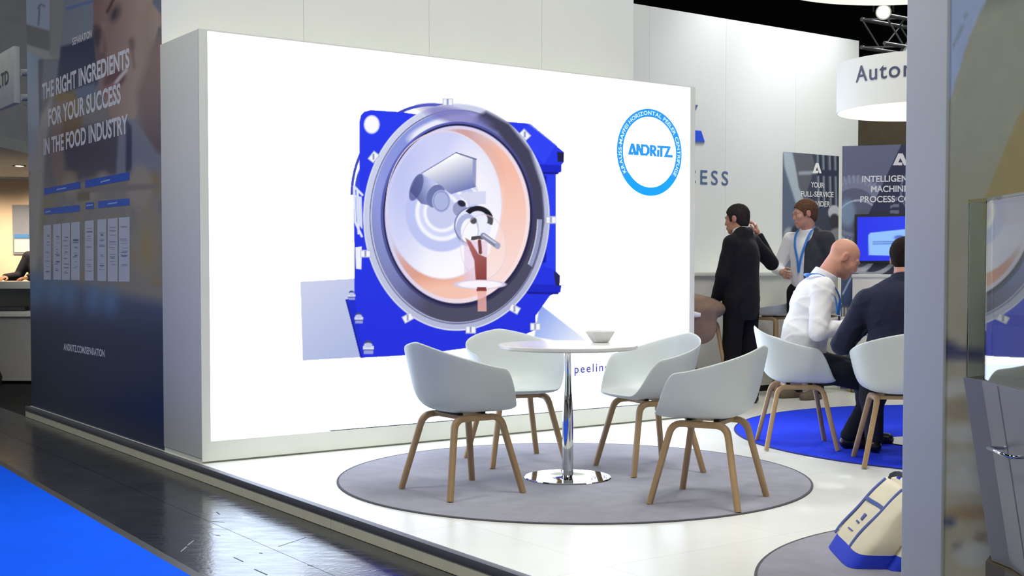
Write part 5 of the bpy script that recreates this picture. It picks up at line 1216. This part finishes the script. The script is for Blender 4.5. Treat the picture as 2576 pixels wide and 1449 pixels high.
# ---- man with open blazer and blue lanyard, standing, looking left
def man_blazer():
    t = person(2.655, 11.10, PLAT, 222, 'standing man with dark blazer over white shirt and blue lanyard')
    hc = np.array([0.0, 0.05, 1.655]); R = rot(yaw=math.radians(-38), pitch=math.radians(10)); lo, hi = (-0.5, -0.4, -0.02), (0.5, 0.5, 1.90)
    shL, shR = np.array([-0.185, 0, 1.43]), np.array([0.185, 0, 1.43]); elR, wrR = np.array([0.315, 0.02, 1.17]), np.array([0.13, 0.19, 1.13]); elL, wrL = np.array([-0.26, -0.03, 1.19]), np.array([-0.23, 0.10, 0.96])
    hpL, hpR = np.array([-0.10, 0, 0.95]), np.array([0.10, 0, 0.95]); knL, knR = np.array([-0.10, 0.03, 0.52]), np.array([0.10, 0.03, 0.52]); anL, anR = np.array([-0.11, 0.0, 0.09]), np.array([0.11, 0.0, 0.09])
    f = Field(lo, hi, 0.0065); head_prims(f, hc, R); f.cap((0, 0.0, 1.45), hc + R @ np.array([0, -0.02, -0.06]), 0.060, 0.055, 0.03); f.ell((0, 0, 1.27), (0.155, 0.10, 0.20)); f.ell((0, 0, 1.08), (0.14, 0.095, 0.2), k=0.05); f.cap(shL, shR, 0.05, None, 0.04)
    for a in ((shL, elL, wrL), (shR, elR, wrR)): arm_prims(f, *a)
    for a in ((hpL, knL, anL), (hpR, knR, anR)): leg_prims(f, *a)
    hand_prims(f, wrR, wrR - elR, np.array([0, -1, 0]), np.array([0, 0, 1]), curl=0.35); hand_prims(f, wrL, wrL - elL, np.array([1, 0, 0]), np.array([0, 1, 0.2]), curl=0.35)
    me, v = f.mesh('body'); skin_paint(me, v, hc, R, (196, 146, 122), (170, 96, 86)); link('body', me, M_skin, t)
    hm = mat('chestnut_hair', (92, 64, 46), 0.75, spec=0.2, var=0.3, scale=60); link('hair', hair_mesh('hair', hc, R, hc - 0.17, hc + 0.18, front=0.075, nape=-0.08, thick=0.011, quiff=0.0), hm, t); eyes(t, hc, R, hm)
    M_sh = mat('white_shirt_cloth', (236, 236, 238), 0.75); M_bl = mat('charcoal_blazer_cloth', (58, 58, 66), 0.85, spec=0.2, var=0.1, scale=20, sheen=0.05); M_tr = mat('black_trouser_cloth', (20, 20, 26), 0.85)
    f = Field(lo, hi, 0.0085); f.ell((0, 0, 1.29), (0.175, 0.120, 0.19), k=0.04); f.ell((0, 0.006, 1.10), (0.160, 0.120, 0.2), k=0.06); f.cap(shL, shR, 0.048, None, 0.05); f.cap((-0.04, -0.01, 1.48), shL, 0.04, 0.045, 0.04); f.cap((0.04, -0.01, 1.48), shR, 0.04, 0.045, 0.04); f.cap((0, 0.0, 1.46), (0, 0.014, 1.545), 0.074, 0.071, 0.02)
    arm_prims(f, shR, elR, wrR - (wrR - elR) * 0.25, 0, 0.03, (0.068, 0.056, 0.054, 0.046)); f.wrinkle(0.0024, 20, 4); f.cut((0, 0, 0.99), (0, 0, -1)); f.cut((0, 0.0, 1.535), (0, 0.32, 1)); link('shirt', f.mesh('shirt')[0], M_sh, t)
    f = Field(lo, hi, 0.0085); f.ell((0, -0.008, 1.29), (0.198, 0.138, 0.20), k=0.04); f.ell((0, 0.0, 1.08), (0.186, 0.145, 0.24), k=0.06); f.ell((0, 0.0, 0.91), (0.195, 0.145, 0.2), k=0.06); f.cap(shL, shR, 0.056, None, 0.05); f.cap((-0.055, -0.012, 1.495), shL, 0.042, 0.054, 0.04); f.cap((-0.06, -0.02, 1.50), (0.06, -0.03, 1.50), 0.04, None, 0.04)
    arm_prims(f, shL, elL, wrL, 0, 0.03, (0.074, 0.062, 0.060, 0.048)); f.wrinkle(0.002, 16, 6)
    X, Y, Zz = f.grid()      # open front, right side fallen behind the shoulder
    f.d = np.maximum(f.d, (X - (-0.045 + 0.22 * np.clip(Zz - 1.12, -0.12, 0.0) + np.clip(-Y * 4, 0, 0.12))).astype(np.float32)); f.cap((0, 0.045, 1.44), (0, 0.06, 1.70), 0.078, None, 0.012, op='sub'); f.cut((0, 0, 0.78), (0, 0, -1)); link('blazer', f.mesh('blazer')[0], M_bl, t)
    f = Field(lo, hi, 0.009); f.ell((0, 0, 0.95), (0.16, 0.12, 0.12), k=0.05)
    for a in ((hpL, knL, anL), (hpR, knR, anR)): leg_prims(f, *a, grow=0.022, k=0.04)
    f.cut((0, 0, 0.05), (0, 0, -1)); link('trousers', f.mesh('trousers')[0], M_tr, t)
    for a, d in ((anL, (0.2, 1, 0)), (anR, (0.3, 1, 0))): link('shoe', shoe_mesh('shoe', a, d), M_bshoe, t)
    ribbon('lanyard', [(0.066, 0.0, 1.54), (0.074, 0.075, 1.485), (0.055, 0.122, 1.38), (0.018, 0.136, 1.25), (0.0, 0.140, 1.13)], 0.012, M_lany, t); ribbon('lanyard', [(-0.066, 0.0, 1.54), (-0.074, 0.078, 1.485), (-0.055, 0.126, 1.38), (-0.018, 0.138, 1.25), (0.0, 0.141, 1.13)], 0.012, M_lany, t)
man_blazer()

# ---- bald man seated, leaning over the table, facing right
def man_bald():
    t = person(1.90, 8.08, RUG, -4, 'bald seated man in white shirt with blue lanyard facing right')
    hc = np.array([0.0, 0.262, 1.228]); R = rot(yaw=math.radians(2), pitch=math.radians(34)); lo, hi = (-0.45, -0.35, -0.02), (0.45, 0.85, 1.42)
    shL, shR = np.array([-0.18, 0.10, 1.035]), np.array([0.18, 0.10, 1.035]); elR, wrR = np.array([0.27, 0.055, 0.76]), np.array([0.15, 0.30, 0.80]); elL, wrL = np.array([-0.26, 0.16, 0.76]), np.array([-0.12, 0.40, 0.81])
    hpL, hpR = np.array([-0.10, 0.0, 0.545]), np.array([0.10, 0.0, 0.545]); knL, knR = np.array([-0.13, 0.47, 0.46]), np.array([0.13, 0.49, 0.425]); anL, anR = np.array([-0.12, 0.42, 0.085]), np.array([0.12, 0.285, 0.085])
    f = Field(lo, hi, 0.0065); head_prims(f, hc, R); f.cap((0, 0.11, 1.06), hc + R @ np.array([0, -0.03, -0.055]), 0.062, 0.062, 0.03); f.ell((0, 0.06, 0.92), (0.15, 0.10, 0.18), rot(0, 0.25)); f.ell((0, 0.0, 0.68), (0.15, 0.11, 0.17), k=0.05); f.cap(shL, shR, 0.05, None, 0.04)
    for a in ((shL, elL, wrL), (shR, elR, wrR)): arm_prims(f, *a)
    for a in ((hpL, knL, anL), (hpR, knR, anR)): leg_prims(f, *a)
    hand_prims(f, wrR + (wrR - elR) * 0.08, np.array([-0.03, 0.10, -0.015]), np.array([-0.3, 0, -1]), np.array([-1, 0, 0.2]), curl=0.4); hand_prims(f, wrL + (wrL - elL) * 0.08, np.array([0.04, 0.10, -0.015]), np.array([0.3, 0, -1]), np.array([1, 0, 0.2]), curl=0.35)
    me, v = f.mesh('body'); skin_paint(me, v, hc, R, (212, 156, 132), (184, 96, 84), (120, 92, 80)); link('body', me, M_skin, t); eyes(t, hc, R, mat('dark_brows', (70, 54, 46), 0.6))
    M_sh = mat('white_shirt_cloth', (236, 236, 238), 0.75); M_tr = mat('navy_trouser_cloth', (26, 30, 42), 0.85, spec=0.2, var=0.12, scale=20)
    f = Field(lo, hi, 0.0085); f.ell((0, 0.06, 0.93), (0.188, 0.135, 0.19), rot(0, 0.25), k=0.04); f.ell((0, 0.015, 0.72), (0.185, 0.15, 0.18), k=0.06); f.ell((0, 0.0, 0.60), (0.18, 0.15, 0.10), k=0.05); f.cap(shL, shR, 0.056, None, 0.05); f.cap((0, 0.10, 1.05), (0, 0.145, 1.125), 0.082, 0.076, 0.03)
    for a in ((shL, elL, wrL), (shR, elR, wrR)): arm_prims(f, *a, 0, 0.03, (0.074, 0.062, 0.058, 0.042))
    f.wrinkle(0.0045, 21, 11); f.cut((0, 0.145, 1.125), (0, 0.55, 1)); f.cut((0, 0, 0.535), (0, 0.15, -1)); link('shirt', f.mesh('shirt')[0], M_sh, t)
    f = Field((-0.14, 0.0, 1.02), (0.14, 0.28, 1.2), 0.005); f.cap((0, 0.105, 1.06), (0, 0.155, 1.135), 0.087, 0.080, 0.01); f.cap((0, 0.08, 1.02), (0, 0.18, 1.18), 0.074, 0.066, 0.004, op='sub'); f.cut((0, 0.155, 1.135), (0, 0.55, 1)); link('shirt_collar', f.mesh('shirt_collar')[0], M_sh, t)
    f = Field(lo, hi, 0.009); f.ell((0, 0.0, 0.555), (0.185, 0.155, 0.10), k=0.05)
    for a in ((hpL, knL, anL), (hpR, knR, anR)): leg_prims(f, *a, grow=0.02, k=0.04)
    f.wrinkle(0.0026, 18, 3); f.cut((0, 0, 0.05), (0, 0, -1)); link('trousers', f.mesh('trousers')[0], M_tr, t); link('belt', sweep_mesh('belt', [(0.19 * math.cos(a), 0.005 + 0.158 * math.sin(a), 0.60) for a in np.linspace(0, 6.28, 40)], 0.004, 0.016, 8, 4, cap=False), M_btn, t)
    for a, d in ((anL, (0.0, 1, 0)), (anR, (0.1, 1, 0))): link('shoe', shoe_mesh('shoe', a, d), M_shoe, t)
    half = [(0.083, 0.035, 1.124), (0.110, 0.105, 1.118), (0.108, 0.175, 1.055), (0.072, 0.225, 0.965), (0.02, 0.226, 0.86)]
    ribbon('lanyard', [(-p[0], p[1], p[2]) for p in reversed(half)] + [(0, 0.020, 1.108)] + half, 0.012, M_lany, t, ref=(0, 0.5, 1))
    link('badge', box_mesh('badge', 0.07, 0.004, 0.10, 0.002, (0, 0.236, 0.80)), M_btn, t)
man_bald()

# ---- dark-suited man seated with his back to the viewer, half hidden by the post
def man_navy():
    t = person(2.33, 7.40, RUG, 78, 'seated man in navy suit seen from behind, half hidden by the post')
    hc = np.array([0.03, 0.13, 1.21]); R = rot(yaw=math.radians(-8), pitch=math.radians(18)); lo, hi = (-0.5, -0.4, -0.02), (0.5, 0.85, 1.42)
    shL, shR = np.array([-0.195, 0.03, 0.955]), np.array([0.195, 0.03, 0.955]); elL, wrL = np.array([-0.335, 0.09, 0.695]), np.array([-0.20, 0.32, 0.79]); elR, wrR = np.array([0.33, 0.10, 0.72]), np.array([0.18, 0.33, 0.79])
    hpL, hpR = np.array([-0.10, -0.02, 0.545]), np.array([0.10, -0.02, 0.545]); knL, knR = np.array([-0.14, 0.40, 0.49]), np.array([0.14, 0.40, 0.49]); anL, anR = np.array([-0.12, 0.36, 0.085]), np.array([0.13, 0.30, 0.085])
    f = Field(lo, hi, 0.0065); head_prims(f, hc, R); f.cap((0.01, 0.03, 1.03), hc + R @ np.array([0, -0.03, -0.055]), 0.060, 0.058, 0.03); f.ell((0, 0.0, 0.88), (0.15, 0.10, 0.18)); f.ell((0, -0.02, 0.68), (0.15, 0.11, 0.17), k=0.05); f.cap(shL, shR, 0.05, None, 0.04)
    for a in ((shL, elL, wrL), (shR, elR, wrR)): arm_prims(f, *a)
    for a in ((hpL, knL, anL), (hpR, knR, anR)): leg_prims(f, *a)
    hand_prims(f, wrR + (wrR - elR) * 0.08, np.array([-0.03, 0.10, -0.01]), np.array([-0.3, 0, -1]), np.array([-1, 0, 0.2]), curl=0.4); hand_prims(f, wrL + (wrL - elL) * 0.08, np.array([0.03, 0.10, -0.01]), np.array([0.3, 0, -1]), np.array([1, 0, 0.2]), curl=0.4)
    me, v = f.mesh('body'); skin_paint(me, v, hc, R, (190, 138, 116), (168, 96, 86)); link('body', me, M_skin, t)
    hm = mat('brown_black_hair', (30, 22, 21), 0.85, spec=0.15, var=0.2, scale=60); link('hair', hair_mesh('hair', hc, R, hc - 0.17, hc + 0.17, front=0.075, nape=-0.125, thick=0.016), hm, t); eyes(t, hc, R, hm)
    M_ns = mat('navy_suit_cloth', (34, 38, 60), 0.8, spec=0.2, var=0.14, scale=24, sheen=0.05); M_tr = mat('dark_navy_trousers', (24, 28, 42), 0.85)
    f = Field(lo, hi, 0.0085); f.ell((0, 0.0, 0.90), (0.215, 0.140, 0.19), k=0.04); f.ell((0, -0.02, 0.68), (0.205, 0.150, 0.20), k=0.06); f.cap(shL, shR, 0.056, None, 0.05); f.cap((-0.05, 0.02, 1.06), shL, 0.05, 0.056, 0.05); f.cap((0.06, 0.02, 1.06), shR, 0.05, 0.056, 0.05)
    for a in ((shL, elL, wrL), (shR, elR, wrR)): arm_prims(f, *a, 0, 0.03, (0.078, 0.066, 0.062, 0.046))
    f.wrinkle(0.003, 18, 21); f.cut((0, 0, 0.50), (0, 0, -1)); link('suit_jacket', f.mesh('suit_jacket')[0], M_ns, t)
    f = Field((-0.14, -0.08, 1.0), (0.16, 0.2, 1.16), 0.005); f.cap((0.01, 0.03, 1.05), (0.015, 0.06, 1.13), 0.080, 0.070, 0.01); f.cut((0.01, 0.055, 1.118), (0, 0.35, 1)); link('jacket_collar', f.mesh('jacket_collar')[0], M_ns, t)
    f = Field(lo, hi, 0.009); f.ell((0, -0.01, 0.55), (0.18, 0.15, 0.09), k=0.05)
    for a in ((hpL, knL, anL), (hpR, knR, anR)): leg_prims(f, *a, grow=0.02, k=0.04)
    f.cut((0, 0, 0.05), (0, 0, -1)); link('trousers', f.mesh('trousers')[0], M_tr, t)
    for a, d in ((anL, (-0.1, 1, 0)), (anR, (0.1, 1, 0))): link('shoe', shoe_mesh('shoe', a, d), M_shoe, t)
man_navy()

# ---- member of staff behind the far counter, mostly behind the banner wall
def man_far():
    t = person(-5.60, 14.75, 0.0, 250, 'person in dark top behind the far left counter, mostly hidden')
    hc = np.array([0.0, 0.05, 1.62]); R = rot(pitch=math.radians(15)); lo, hi = (-0.45, -0.35, -0.02), (0.45, 0.75, 1.82)
    shL, shR = np.array([-0.18, 0.02, 1.40]), np.array([0.18, 0.02, 1.40]); elR, wrR = np.array([0.25, 0.12, 1.17]), np.array([0.22, 0.36, 1.16]); elL, wrL = np.array([-0.25, 0.12, 1.17]), np.array([-0.12, 0.36, 1.16]); hpL, hpR = np.array([-0.095, 0, 0.90]), np.array([0.095, 0, 0.90]); knL, knR = np.array([-0.10, 0.02, 0.5]), np.array([0.1, 0.02, 0.5]); anL, anR = np.array([-0.11, 0, 0.085]), np.array([0.11, 0, 0.085])
    f = Field(lo, hi, 0.009); head_prims(f, hc, R); f.cap((0, 0.01, 1.42), hc + np.array([0, -0.02, -0.06]), 0.058, 0.054, 0.03); f.ell((0, 0, 1.23), (0.15, 0.10, 0.2)); f.ell((0, 0, 1.0), (0.14, 0.1, 0.2), k=0.05); f.cap(shL, shR, 0.05, None, 0.04)
    for a in ((shL, elL, wrL), (shR, elR, wrR)): arm_prims(f, *a); hand_prims(f, a[2], a[2] - a[1] + np.array([0, 0.0, -0.02]), np.array([0, 0, -1]), np.array([-1 if a[0][0] > 0 else 1, 0, 0]), curl=0.3)
    for a in ((hpL, knL, anL), (hpR, knR, anR)): leg_prims(f, *a)
    me, v = f.mesh('body'); skin_paint(me, v, hc, R, (206, 152, 126), (176, 98, 88)); link('body', me, M_skin, t); hm = mat('dark_hair', (46, 38, 36), 0.6); link('hair', hair_mesh('hair', hc, R, hc - 0.16, hc + 0.17), hm, t); eyes(t, hc, R, hm)
    M_t = mat('dark_jumper', (34, 34, 42), 0.85); f = Field(lo, hi, 0.01); f.ell((0, 0, 1.26), (0.185, 0.125, 0.2), k=0.04); f.ell((0, 0, 1.03), (0.175, 0.125, 0.22), k=0.06); f.cap(shL, shR, 0.058, None, 0.05)
    for a in ((shL, elL, wrL), (shR, elR, wrR)): arm_prims(f, *a, 0, 0.03, (0.068, 0.056, 0.054, 0.042))
    f.cut((0, 0, 0.84), (0, 0, -1)); link('jumper', f.mesh('jumper')[0], M_t, t); f = Field(lo, hi, 0.011); f.ell((0, 0, 0.9), (0.16, 0.12, 0.12), k=0.05)
    for a in ((hpL, knL, anL), (hpR, knR, anR)): leg_prims(f, *a, grow=0.02, k=0.04)
    f.cut((0, 0, 0.05), (0, 0, -1)); link('trousers', f.mesh('trousers')[0], M_t, t)
    for a in (anL, anR): link('shoe', shoe_mesh('shoe', a, (0, 1, 0)), M_shoe, t)
man_far()

# ---- brown coat thrown over the stool beside the screen
def coat():
    c = np.array([1.55, 10.62, PLAT]); t = empty('brown_coat', (c[0], c[1], PLAT + 0.75)); tag(t, 'brown coat draped over the bar stool next to the screen edge', 'coat')
    f = Field((-0.40, -0.40, -0.34), (0.40, 0.36, 0.26), 0.009)
    f.ell((0.0, -0.01, 0.07), (0.285, 0.265, 0.115), k=0.04); f.ell((-0.05, -0.10, 0.13), (0.15, 0.14, 0.07), k=0.06); f.ell((0.03, -0.19, -0.07), (0.15, 0.055, 0.15), k=0.08)
    f.wrinkle(0.0035, 15, 31); link('coat_cloth', f.mesh('coat_cloth')[0], mat('brown_wool', (134, 112, 96), 0.9, var=0.1, scale=18), t)
    link('white_sleeve', sweep_mesh('white_sleeve', [(-0.16, -0.25, 0.03), (-0.03, -0.262, 0.035), (0.03, -0.262, 0.032)], 0.026, 0.028, 12, 2.2, taper=lambda q: 1 if q < 0.9 else 0.7), mat('white_shirt_cloth', (236, 236, 238), 0.75), t)
coat()
